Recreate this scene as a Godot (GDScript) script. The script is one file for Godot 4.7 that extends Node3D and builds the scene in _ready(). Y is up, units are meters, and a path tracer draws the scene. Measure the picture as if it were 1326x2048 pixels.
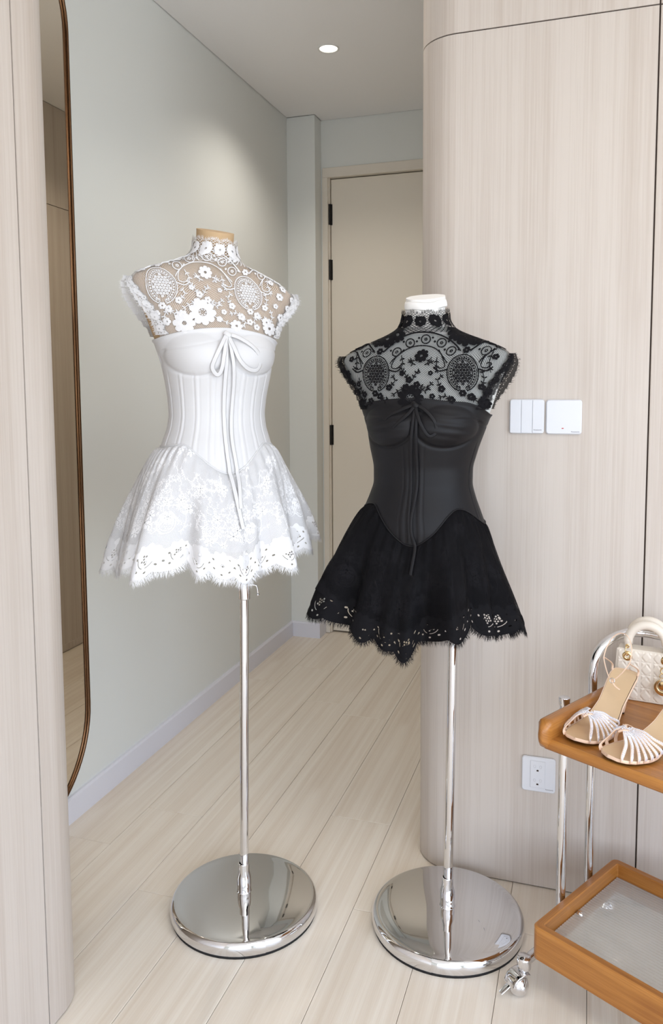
extends Node3D
# A hallway fitting corner: two dress forms with lace dresses, pale laminate wardrobes, a bar cart with a bag and sandals.

var rng := RandomNumberGenerator.new()
var M := {}
var numbers := {}

# ---------------------------------------------------------------- mesh builder
class MB:
	var V := PackedVector3Array()
	var UV := PackedVector2Array()
	var I := PackedInt32Array()
	func v(p: Vector3, uv := Vector2.ZERO) -> int:
		V.append(p); UV.append(uv)
		return V.size() - 1
	func tri(a: int, b: int, c: int) -> void:
		I.append(a); I.append(b); I.append(c)
	func quad(a: int, b: int, c: int, d: int) -> void:
		I.append(a); I.append(b); I.append(c); I.append(a); I.append(c); I.append(d)
	func face(ps: Array, uvs := []) -> void:          # a flat convex face with vertices of its own
		var first := V.size()
		for k in ps.size():
			V.append(ps[k]); UV.append(uvs[k] if uvs.size() else Vector2(ps[k].x + ps[k].z, ps[k].y))
		for k in range(1, ps.size() - 1):
			tri(first, first + k, first + k + 1)
	func mesh() -> ArrayMesh:
		var N := PackedVector3Array()
		N.resize(V.size())
		for k in range(0, I.size(), 3):
			var a := I[k]
			var b := I[k + 1]
			var c := I[k + 2]
			var n := (V[c] - V[a]).cross(V[b] - V[a])
			N[a] += n; N[b] += n; N[c] += n
		for k in N.size():
			N[k] = N[k].normalized() if N[k].length_squared() > 1e-24 else Vector3.UP
		var arr := []
		arr.resize(Mesh.ARRAY_MAX)
		arr[Mesh.ARRAY_VERTEX] = V; arr[Mesh.ARRAY_NORMAL] = N; arr[Mesh.ARRAY_TEX_UV] = UV; arr[Mesh.ARRAY_INDEX] = I
		var m := ArrayMesh.new()
		m.add_surface_from_arrays(Mesh.PRIMITIVE_TRIANGLES, arr)
		return m

func put(parent: Node, called: String, mesh: Mesh, m: Material) -> MeshInstance3D:
	var o := MeshInstance3D.new()
	o.name = numbered(called) if parent == self else called
	o.mesh = mesh; o.material_override = m
	o.cast_shadow = GeometryInstance3D.SHADOW_CASTING_SETTING_ON
	parent.add_child(o, true)
	return o

func numbered(called: String) -> String:
	var n: int = numbers.get(called, 0)
	numbers[called] = n + 1
	return called if n == 0 else "%s_%03d" % [called, n]

func thing(called: String, label: String, category: String, at := Vector3.ZERO, turn := 0.0, group := "") -> Node3D:
	var o := Node3D.new()
	o.name = numbered(called)
	add_child(o, true)
	o.position = at; o.rotation.y = turn
	tag(o, label, category, group)
	return o

func tag(o: Node, label: String, category := "", group := "") -> void:
	o.set_meta("label", label)
	if category: o.set_meta("category", category)
	if group: o.set_meta("group", group)

func structure(o: Node, label: String, category := "") -> Node:
	o.set_meta("kind", "structure")
	tag(o, label, category)
	return o

# ---------------------------------------------------------------- shapes
func add_box(b: MB, lo: Vector3, hi: Vector3, r := 0.0) -> void:   # a box with chamfered edges
	var c := (lo + hi) * 0.5
	var h := (hi - lo) * 0.5
	r = minf(r, minf(h.x, minf(h.y, h.z)) * 0.98)
	for ax in 3:
		var u := (ax + 1) % 3
		var w := (ax + 2) % 3
		for s in [-1.0, 1.0]:
			var ps := []
			for q in [[-1, -1], [1, -1], [1, 1], [-1, 1]]:
				var p := Vector3.ZERO
				p[ax] = s * h[ax]; p[u] = q[0] * (h[u] - r); p[w] = q[1] * (h[w] - r)
				ps.append(c + p)
			if s > 0: ps.reverse()
			b.face(ps)
	if r <= 0.0: return
	for ax in 3:
		var u := (ax + 1) % 3
		var w := (ax + 2) % 3
		for su in [-1.0, 1.0]:
			for sw in [-1.0, 1.0]:
				var ps := []
				for q in [[-1, 0], [1, 0], [1, 1], [-1, 1]]:
					var p := Vector3.ZERO
					p[ax] = q[0] * (h[ax] - r)
					p[u] = su * (h[u] - (r if q[1] == 1 else 0.0)); p[w] = sw * (h[w] - (0.0 if q[1] == 1 else r))
					ps.append(c + p)
				if su * sw > 0: ps.reverse()
				b.face(ps)
	for sx in [-1.0, 1.0]:
		for sy in [-1.0, 1.0]:
			for sz in [-1.0, 1.0]:
				var ps := [c + Vector3(sx * h.x, sy * (h.y - r), sz * (h.z - r)), c + Vector3(sx * (h.x - r), sy * h.y, sz * (h.z - r)), c + Vector3(sx * (h.x - r), sy * (h.y - r), sz * h.z)]
				if sx * sy * sz > 0: ps.reverse()
				b.face(ps)

func box(lo: Vector3, hi: Vector3, r := 0.0) -> ArrayMesh:
	var b := MB.new()
	add_box(b, lo, hi, r)
	return b.mesh()

func lathe(profile: Array, segs := 48, at := Vector3.ZERO) -> ArrayMesh:   # profile of Vector2(radius, height)
	var b := MB.new()
	add_lathe(b, profile, segs, Transform3D(Basis(), at))
	return b.mesh()

func add_lathe(b: MB, profile: Array, segs: int, tf := Transform3D()) -> void:
	var first := b.V.size()
	var n := profile.size()
	for k in n:
		for s in segs + 1:
			var a := TAU * s / segs
			b.v(tf * Vector3(profile[k].x * sin(a), profile[k].y, profile[k].x * cos(a)), Vector2(float(s) / segs, float(k) / n))
	for k in n - 1:
		for s in segs:
			var p := first + k * (segs + 1) + s
			b.quad(p, p + segs + 1, p + segs + 2, p + 1)

func crom(pts: Array, per: int, closed := false) -> Array:      # Catmull-Rom through the points
	var out := []
	var n := pts.size()
	for k in (n if closed else n - 1):
		var p0 = pts[(k - 1 + n) % n] if closed or k > 0 else pts[0] * 2.0 - pts[1]
		var p1 = pts[k]
		var p2 = pts[(k + 1) % n]
		var p3 = pts[(k + 2) % n] if closed or k + 2 < n else pts[n - 1] * 2.0 - pts[n - 2]
		for s in per:
			var t := float(s) / per
			out.append(0.5 * (2.0 * p1 + (p2 - p0) * t + (2.0 * p0 - 5.0 * p1 + 4.0 * p2 - p3) * t * t + (3.0 * p1 - p0 - 3.0 * p2 + p3) * t * t * t))
	if not closed: out.append(pts[n - 1])
	return out

func sweep(b: MB, pts: Array, rx, ry, segs := 8, closed := false, ups := []) -> void:   # an elliptical section along a path; rx sideways, ry along up
	var n := pts.size()
	var first := b.V.size()
	var up := Vector3.UP
	for k in n:
		var t: Vector3 = (pts[(k + 1) % n] - pts[(k - 1 + n) % n]) if closed else (pts[mini(k + 1, n - 1)] - pts[maxi(k - 1, 0)])
		t = t.normalized()
		if ups.size():
			up = ups[k]
		elif k == 0 and absf(t.y) > 0.9:
			up = Vector3.BACK
		up = (up - t * up.dot(t))
		up = up.normalized() if up.length() > 1e-6 else t.cross(Vector3.RIGHT).normalized()
		var side := t.cross(up)
		var x: float = rx[k] if rx is Array else rx
		var y: float = ry[k] if ry is Array else ry
		for s in segs:
			var a := TAU * s / segs
			b.v(pts[k] + side * cos(a) * x + up * sin(a) * y, Vector2(float(s) / segs, float(k) / n))
	for k in (n if closed else n - 1):
		var k2 := (k + 1) % n
		for s in segs:
			var s2 := (s + 1) % segs
			b.quad(first + k * segs + s, first + k * segs + s2, first + k2 * segs + s2, first + k2 * segs + s)
	if not closed:
		for e in [0, n - 1]:
			var c := b.v(pts[e])
			for s in segs:
				var q: int = first + e * segs
				if e == 0: b.tri(c, q + (s + 1) % segs, q + s)
				else: b.tri(c, q + s, q + (s + 1) % segs)

func tube(pts: Array, r, segs := 12, closed := false) -> ArrayMesh:
	var b := MB.new()
	sweep(b, pts, r, r, segs, closed)
	return b.mesh()

func prism(b: MB, poly: PackedVector2Array, y0: float, y1: float, axis := 1, bevel := 0.0, smooth := false) -> void:   # extrudes an outline; axis 1: (x, z) upwards, 2: (x, y) along z
	var to := func(p: Vector2, d: float) -> Vector3: return Vector3(p.x, d, p.y) if axis == 1 else Vector3(p.x, p.y, d)
	var tris := Geometry2D.triangulate_polygon(poly)
	var caps := [[poly, y0], [poly, y1]]
	if bevel > 0.0:
		var inner := Geometry2D.offset_polygon(poly, -bevel, Geometry2D.JOIN_MITER)
		if inner.size() == 1 and inner[0].size() == poly.size():
			var best := 0
			for k in poly.size():
				if inner[0][k].distance_to(poly[0]) < inner[0][best].distance_to(poly[0]): best = k
			var turned := PackedVector2Array()
			for k in poly.size(): turned.append(inner[0][(best + k) % poly.size()])
			if Geometry2D.is_polygon_clockwise(turned) != Geometry2D.is_polygon_clockwise(poly): turned.reverse()
			caps = [[turned, y0], [poly, y0 + bevel], [poly, y1 - bevel], [turned, y1]]
	for e in [0, caps.size() - 1]:
		var first := b.V.size()
		for p in caps[e][0]: b.v(to.call(p, caps[e][1]), Vector2(p.x, p.y))
		for k in range(0, tris.size(), 3): b.tri(first + tris[k], first + tris[k + 1], first + tris[k + 2])
	var n := poly.size()
	for c in caps.size() - 1:
		var run := 0.0
		var first := b.V.size()
		for k in n + 1:
			var l: float = 0.0 if k == 0 else poly[k % n].distance_to(poly[k - 1])
			run += l
			b.v(to.call(caps[c][0][k % n], caps[c][1]), Vector2(run, caps[c][1]))
			b.v(to.call(caps[c + 1][0][k % n], caps[c + 1][1]), Vector2(run, caps[c + 1][1]))
		for k in n:
			var p := first + k * 2
			if smooth: b.quad(p, p + 2, p + 3, p + 1)
			else: b.face([b.V[p], b.V[p + 2], b.V[p + 3], b.V[p + 1]], [b.UV[p], b.UV[p + 2], b.UV[p + 3], b.UV[p + 1]])

func round_rect(w: float, h: float, r: float, per := 6, c := Vector2.ZERO) -> PackedVector2Array:
	var out := PackedVector2Array()
	for q in [[1, 1, 0], [-1, 1, 1], [-1, -1, 2], [1, -1, 3]]:
		for k in per + 1:
			var a: float = PI / 2 * (q[2] + float(k) / per)
			out.append(c + Vector2(q[0] * (w / 2 - r), q[1] * (h / 2 - r)) + Vector2(cos(a), sin(a)) * r)
	return out

# ---------------------------------------------------------------- materials
func mat(color: Color, rough := 0.6, metal := 0.0) -> StandardMaterial3D:
	var m := StandardMaterial3D.new()
	m.albedo_color = color; m.roughness = rough; m.metallic = metal
	m.cull_mode = BaseMaterial3D.CULL_DISABLED
	return m

func noise_bytes(w: int, h: int, freq: float, seed_: int, sx: int, sy: int, oct := 3) -> PackedByteArray:   # seamless noise drawn out sx, sy times
	var n := FastNoiseLite.new()
	n.seed = seed_; n.frequency = freq; n.fractal_octaves = oct
	var im := n.get_seamless_image(maxi(w / sx, 8), maxi(h / sy, 8))
	im.resize(w, h, Image.INTERPOLATE_CUBIC)
	im.convert(Image.FORMAT_L8)
	return im.get_data()

func grain(w: int, h: int, dark: Color, light: Color, seed_: int, fine := 0.35, knots := 0.0) -> ImageTexture:   # wood: streaks that run along v
	var a := noise_bytes(w, h, 0.03, seed_, 1, 64, 2)
	var c := noise_bytes(w, h, 0.16, seed_ + 1, 1, 48, 3)
	var d := noise_bytes(w, h, 0.012, seed_ + 2, 1, 8, 3)
	var e := noise_bytes(w, h, 0.4, seed_ + 3, 1, 12, 2)
	var out := PackedByteArray()
	out.resize(w * h * 3)
	for k in w * h:
		var t := a[k] * 0.0016 + d[k] * 0.0016 * (1.0 + knots) + c[k] * 0.0030 * fine * 1.2 + e[k] * 0.0030 * fine
		t = clampf((t - 0.42) * 1.5 + 0.2, 0.0, 1.0)
		out[k * 3] = int(255 * lerpf(dark.r, light.r, t)); out[k * 3 + 1] = int(255 * lerpf(dark.g, light.g, t)); out[k * 3 + 2] = int(255 * lerpf(dark.b, light.b, t))
	var im := Image.create_from_data(w, h, false, Image.FORMAT_RGB8, out)
	return ImageTexture.create_from_image(im)

func wood(tex: Texture2D, scale: Vector3, rough: float, offset := Vector3.ZERO) -> StandardMaterial3D:
	var m := mat(Color.WHITE, rough)
	m.albedo_texture = tex
	m.uv1_scale = scale; m.uv1_offset = offset
	m.metallic_specular = 0.4
	return m

# ---- lace drawn as coverage: 1 thread, 0 open
class Lace:
	var w: int
	var h: int
	var A := PackedFloat32Array()
	func _init(w_: int, h_: int, pitch: float, thread: float, cover := 1.0) -> void:
		w = w_; h = h_
		A.resize(w * h)
		for y in h:
			for x in w:
				var p := fposmod((x + y) / pitch, 1.0)
				var q := fposmod((x - y) / pitch, 1.0)
				A[y * w + x] = cover if p < thread or q < thread else 0.0
	func disc(cx: float, cy: float, r: float, val := 1.0, petals := 0, deep := 0.2, turn := 0.0) -> void:
		var R := int(ceil(r * (1.0 + deep)))
		for y in range(int(cy) - R, int(cy) + R + 1):
			if y < 0 or y >= h: continue
			for x in range(int(cx) - R, int(cx) + R + 1):
				var d := Vector2(x - cx, y - cy)
				var lim := r if petals == 0 else r * (1.0 + deep * cos(petals * d.angle() + turn))
				if d.length() < lim: A[y * w + posmod(x, w)] = val
	func line(pts: Array, wid: float, val := 1.0) -> void:
		for k in pts.size() - 1:
			var a: Vector2 = pts[k]
			var c: Vector2 = pts[k + 1]
			var n := int(ceil(a.distance_to(c) / maxf(wid * 0.4, 1.0))) + 1
			for s in n: 
				var p := a.lerp(c, float(s) / n)
				var R := int(ceil(wid / 2))
				for y in range(int(p.y) - R, int(p.y) + R + 1):
					if y < 0 or y >= h: continue
					for x in range(int(p.x) - R, int(p.x) + R + 1):
						if Vector2(x - p.x, y - p.y).length() <= wid / 2: A[y * w + posmod(x, w)] = val
	func arc(cx: float, cy: float, rx: float, ry: float, a0: float, a1: float, wid: float) -> void:
		var pts := []
		for k in 25:
			var a := lerpf(a0, a1, k / 24.0)
			pts.append(Vector2(cx + rx * cos(a), cy + ry * sin(a)))
		line(pts, wid)
	func flower(cx: float, cy: float, r: float, petals := 6) -> void:
		disc(cx, cy, r, 1.0, petals, 0.22)
		disc(cx, cy, r * 0.18, 0.0)
		for k in petals:
			var a := TAU * (k + 0.5) / petals
			line([Vector2(cx + cos(a) * r * 0.45, cy + sin(a) * r * 0.45), Vector2(cx + cos(a) * r * 0.8, cy + sin(a) * r * 0.8)], maxf(r * 0.07, 1.0), 0.25)
	func texture(color: Color) -> ImageTexture:
		var out := PackedByteArray()
		out.resize(w * h * 4)
		for k in w * h:
			out[k * 4] = int(color.r * 255); out[k * 4 + 1] = int(color.g * 255); out[k * 4 + 2] = int(color.b * 255); out[k * 4 + 3] = int(clampf(A[k], 0, 1) * 255)
		return ImageTexture.create_from_image(Image.create_from_data(w, h, false, Image.FORMAT_RGBA8, out))
	func relief() -> ImageTexture:
		var out := PackedByteArray()
		out.resize(w * h)
		for k in w * h: out[k] = int(clampf(A[k], 0, 1) * 255)
		return ImageTexture.create_from_image(Image.create_from_data(w, h, false, Image.FORMAT_L8, out))

func lace_mat(l: Lace, color: Color, rough := 0.75) -> StandardMaterial3D:
	var m := mat(Color.WHITE, rough)
	m.albedo_texture = l.texture(color)
	m.transparency = BaseMaterial3D.TRANSPARENCY_ALPHA
	m.heightmap_enabled = true
	m.heightmap_texture = l.relief()
	m.heightmap_scale = 0.10
	m.metallic_specular = 0.25
	m.backlight_enabled = true; m.backlight = Color(0.25, 0.25, 0.25)
	return m

func skirt_lace() -> Lace:      # one repeat, 0.2 m round by 0.28 m down, the border at the bottom
	var l := Lace.new(768, 1024, 9.0, 0.54, 0.97)
	var r := RandomNumberGenerator.new()
	r.seed = 5
	for k in 90:
		var p := Vector2(r.randf() * 768, r.randf() * 780)
		if k % 4 == 0: l.flower(p.x, p.y, r.randf_range(24, 44), 6)
		else: l.flower(p.x, p.y, r.randf_range(10, 18), 5)
		var q := p
		var a := r.randf() * TAU
		var pts := [q]
		for s in 7:
			a += r.randf_range(-0.6, 0.6)
			q += Vector2(cos(a), sin(a)) * 20
			pts.append(q)
			var lf := a + (1.1 if s % 2 else -1.1)
			l.line([q, q + Vector2(cos(lf), sin(lf)) * 15], 7.0)
		l.line(pts, 3.5)
	for cx in [190, 560]:                                  # egg-shaped medallions above the border
		l.arc(cx, 640, 66, 90, -PI * 0.4, PI * 1.4, 8)
		l.arc(cx, 640, 48, 70, -PI * 0.4, PI * 1.4, 6)
		for yy in range(580, 710, 16):
			for xx in range(cx - 40, cx + 41, 16):
				if Vector2((xx - cx) / 40.0, (yy - 640) / 60.0).length() < 1: l.disc(xx + (8 if (yy / 16) % 2 else 0), yy, 5)
		for s in [-1, 1]: l.arc(cx + s * 92, 600, 60, 120, -PI * 0.5, PI * 0.5, 6)
	for k in 4:                                            # dense border of rosettes
		var cx := 96.0 + 192.0 * k
		l.disc(cx, 885, 92, 1.0, 9, 0.1)
		l.disc(cx, 985, 92, 1.0)
		l.disc(cx + 96, 900, 56, 1.0, 7, 0.15)
		l.disc(cx + 96, 960, 50, 1.0)
		l.disc(cx + 96, 1010, 60, 1.0)
		for q in 11:                                       # pierced heart of the rosette
			var a := TAU * q / 11.0
			var rr := 30.0 if q % 2 else 18.0
			l.disc(cx + cos(a) * rr, 890 + sin(a) * rr * 1.1, 6.5, 0.0)
		l.disc(cx, 890, 6, 0.0)
		for q in [-1, 1]: l.arc(cx, 890, 52, 56, q * 0.5, q * 1.3, 1.0)
		for q in [[-58, 960], [58, 962], [0, 985], [96, 935], [60, 860], [-66, 880]]: l.disc(cx + q[0], q[1], 8, 0.0)
		for q in [0.4, 2.0]:
			var pts := []
			for s in 13: pts.append(Vector2(cx + 56 * cos(q + s * 0.1), 890 + 60 * sin(q + s * 0.1)))
			l.line(pts, 4.5, 0.0)
	return l

func border_lace() -> Lace:     # an edging 0.06 m long and 0.04 m wide: cloth work with rows of square holes
	var l := Lace.new(384, 256, 8.0, 0.4, 0.9)
	for x in range(0, 384, 2):
		for y in range(60, 256): l.A[y * 384 + x] = 0.9; l.A[y * 384 + x + 1] = 0.9
	for k in 4:
		var cx := 48.0 + 96.0 * k
		l.disc(cx, 60, 42, 1.0, 6, 0.15)
		for q in 3:
			l.disc(cx - 30 + q * 26, 130 + (q % 2) * 12, 8, 0.0)
			l.disc(cx - 26 + q * 26, 185 - (q % 2) * 10, 7, 0.0)
		l.disc(cx, 60, 9, 0.0)
	return l

func net_lace(cover: float) -> Lace:
	return Lace.new(256, 256, 32.0, 0.2, cover)

func make_materials() -> void:
	var pale := grain(1024, 512, Color8(187, 174, 163), Color8(203, 193, 184), 11, 0.5)
	M.laminate = wood(pale, Vector3(1.0 / 1.1, 1.0 / 2.4, 1), 0.42)
	M.laminate_b = wood(pale, Vector3(1.0 / 1.1, 1.0 / 2.4, 1), 0.42, Vector3(0.37, 0.2, 0))
	M.floor = []
	for k in 4:
		var tx := grain(512, 512, Color8(220, 206, 188).lerp(Color8(226, 213, 197), k * 0.33), Color8(243, 235, 223).lerp(Color8(238, 229, 216), k * 0.33), 31 + k * 7, 0.3, 0.2)
		M.floor.append(wood(tx, Vector3(1.0 / 0.35, 1.0 / 1.3, 1), 0.38))
	var cart := grain(512, 512, Color8(146, 90, 38), Color8(190, 130, 64), 77, 0.3)
	M.cart = wood(cart, Vector3(1.0 / 0.25, 1.0 / 0.7, 1), 0.33)
	M.cart.clearcoat_enabled = true; M.cart.clearcoat = 0.3; M.cart.clearcoat_roughness = 0.2
	M.wall = mat(Color8(228, 230, 226), 0.85)
	M.ceiling = mat(Color8(247, 246, 245), 0.9)
	M.baseboard = mat(Color8(226, 226, 234), 0.45)
	M.door = mat(Color8(234, 226, 212), 0.5)
	M.frame = mat(Color8(230, 222, 209), 0.5)
	M.gap = mat(Color8(62, 50, 44), 0.9)
	M.black_metal = mat(Color8(24, 22, 20), 0.4, 0.3)
	M.chrome = mat(Color8(226, 226, 228), 0.035, 1.0)
	M.bronze = mat(Color8(112, 84, 62), 0.25, 1.0)
	M.mirror = mat(Color8(228, 218, 202), 0.0, 1.0)
	M.gold = mat(Color8(232, 206, 156), 0.2, 1.0)
	M.rubber = mat(Color8(22, 22, 24), 0.8)
	M.plastic = mat(Color8(220, 221, 226), 0.25)
	M.plastic_line = mat(Color8(196, 197, 202), 0.4)
	M.print = mat(Color8(120, 120, 126), 0.5)
	M.red = mat(Color8(196, 40, 36), 0.35)
	M.tan = mat(Color8(196, 166, 128), 0.75)
	M.cover_grey = mat(Color8(206, 208, 206), 0.85)
	M.cover_white = mat(Color8(240, 238, 235), 0.85)
	M.white_satin = mat(Color8(214, 213, 214), 0.5)
	M.white_satin.rim_enabled = true; M.white_satin.rim = 0.25
	M.white_thread = mat(Color8(224, 223, 224), 0.75)
	M.white_lining = mat(Color8(240, 239, 240), 0.75)
	M.black_satin = mat(Color8(19, 18, 21), 0.5)
	M.black_satin.metallic_specular = 0.35
	M.black_thread = mat(Color8(17, 16, 19), 0.8)
	M.black_thread.metallic_specular = 0.25
	M.black_lining = mat(Color8(18, 17, 20), 0.85)
	M.black_lining.metallic_specular = 0.25
	var sl := skirt_lace()
	var bl := border_lace()
	M.white_lace = lace_mat(sl, Color8(240, 239, 240))
	M.black_lace = lace_mat(sl, Color8(17, 16, 19))
	M.white_border = lace_mat(bl, Color8(224, 223, 224))
	M.black_border = lace_mat(bl, Color8(17, 16, 19))
	M.white_net = lace_mat(net_lace(1.0), Color8(238, 236, 235))
	M.black_net = lace_mat(net_lace(1.0), Color8(22, 22, 25))
	M.leather = mat(Color8(232, 222, 208), 0.45)
	M.leather_in = mat(Color8(214, 200, 182), 0.6)
	M.nude = mat(Color8(238, 206, 180), 0.42)
	M.insole = mat(Color8(224, 194, 156), 0.36)
	M.sole_dark = mat(Color8(60, 42, 32), 0.5)
	M.gem = mat(Color8(240, 240, 248), 0.12, 0.35)
	M.glass = mat(Color(0.86, 0.86, 0.84, 0.34), 0.08)
	M.glass.transparency = BaseMaterial3D.TRANSPARENCY_ALPHA
	M.lamp = mat(Color8(255, 250, 240), 0.5)
	M.lamp.emission_enabled = true; M.lamp.emission = Color(1.0, 0.96, 0.88); M.lamp.emission_energy_multiplier = 4.0
	M.white_paint = mat(Color8(236, 235, 232), 0.5)

# ---------------------------------------------------------------- the room
const CEIL := 2.4675
const LEFT := -1.368
const FACE := -1.885       # front of the right wardrobe
const SIDE := -0.402       # its side along the hall
const BACK := 2.7
const RIGHT := 2.3

func light_room() -> void:
	var cam := Camera3D.new()
	cam.name = "camera"
	var near := 0.05
	cam.set_frustum(2048.0 / 1574.0 * near, Vector2(-1.0 / 1574.0, -115.0 / 1574.0) * near, near, 60.0)
	cam.transform = Transform3D(Basis(Vector3(0.9509, -0.0057, -0.3093), Vector3(-0.0212, 0.9963, -0.0837), Vector3(0.3086, 0.0862, 0.9473)).orthonormalized(), Vector3(0, 1.22, 0))
	add_child(cam)
	cam.current = true
	var env := Environment.new()
	env.background_mode = Environment.BG_SKY
	var sky := Sky.new()
	var sm := ProceduralSkyMaterial.new()
	sm.sky_top_color = Color(0.62, 0.74, 0.92); sm.sky_horizon_color = Color(0.86, 0.9, 0.95)
	sm.ground_bottom_color = Color(0.5, 0.5, 0.5); sm.ground_horizon_color = Color(0.8, 0.82, 0.84)
	sm.sky_energy_multiplier = 1.6; sm.ground_energy_multiplier = 1.6
	sky.sky_material = sm
	env.sky = sky
	env.tonemap_mode = Environment.TONE_MAPPER_LINEAR
	env.tonemap_exposure = 1.12
	env.sdfgi_enabled = true; env.ssao_enabled = true; env.ssil_enabled = true
	var we := WorldEnvironment.new()
	we.name = "world_environment"
	we.environment = env
	add_child(we)
	daylight("window_daylight_back", Vector2(2.5, 2.15), 3.25, Vector3(0.75, 1.17, BACK - 0.06), 0.0)
	daylight("window_daylight_right", Vector2(2.8, 2.15), 4.6, Vector3(RIGHT - 0.06, 1.17, 0.6), PI / 2)

func daylight(called: String, size: Vector2, energy: float, at: Vector3, turn: float) -> void:   # daylight that comes in through a glazed opening
	var win := AreaLight3D.new()
	win.name = called
	win.area_size = size
	win.light_energy = energy
	win.light_color = Color(0.94, 0.97, 1.0)
	win.position = at
	win.rotation.y = turn
	win.shadow_enabled = true
	win.area_range = 14.0
	add_child(win)

func ceiling_panel_lamp(at: Vector3, label: String, energy: float) -> void:
	var t := thing("ceiling_lamp", label, "light", at)
	put(t, "lamp_frame", box(Vector3(-0.31, -0.012, -0.31), Vector3(0.31, 0.0, 0.31), 0.003), M.white_paint)
	put(t, "lamp_diffuser", box(Vector3(-0.29, -0.014, -0.29), Vector3(0.29, -0.011, 0.29)), M.lamp)
	var a := AreaLight3D.new()
	a.name = "lamp_light"
	a.area_size = Vector2(0.58, 0.58)
	a.light_energy = energy
	a.light_color = Color(1.0, 0.98, 0.96)
	a.position.y = -0.02
	a.rotation.x = -PI / 2
	a.shadow_enabled = true
	a.area_range = 10.0
	t.add_child(a)

func downlight(at: Vector3, label: String, energy: float, angle: float, color: Color) -> void:
	var t := thing("downlight", label, "light", at)
	put(t, "trim_ring", lathe([Vector2(0.040, 0.001), Vector2(0.040, -0.003), Vector2(0.034, -0.003), Vector2(0.033, 0.001)], 32), M.white_paint)
	put(t, "lamp_lens", lathe([Vector2(0.0, -0.001), Vector2(0.033, -0.001)], 32), M.lamp)
	var s := SpotLight3D.new()
	s.name = "spot"
	s.spot_angle = angle; s.spot_angle_attenuation = 0.8
	s.light_energy = energy; s.light_color = color; s.light_size = 0.035
	s.spot_range = 10.0; s.spot_attenuation = 2.0
	s.shadow_enabled = true
	s.rotation.x = -PI / 2
	s.position.y = -0.012
	t.add_child(s)

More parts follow.
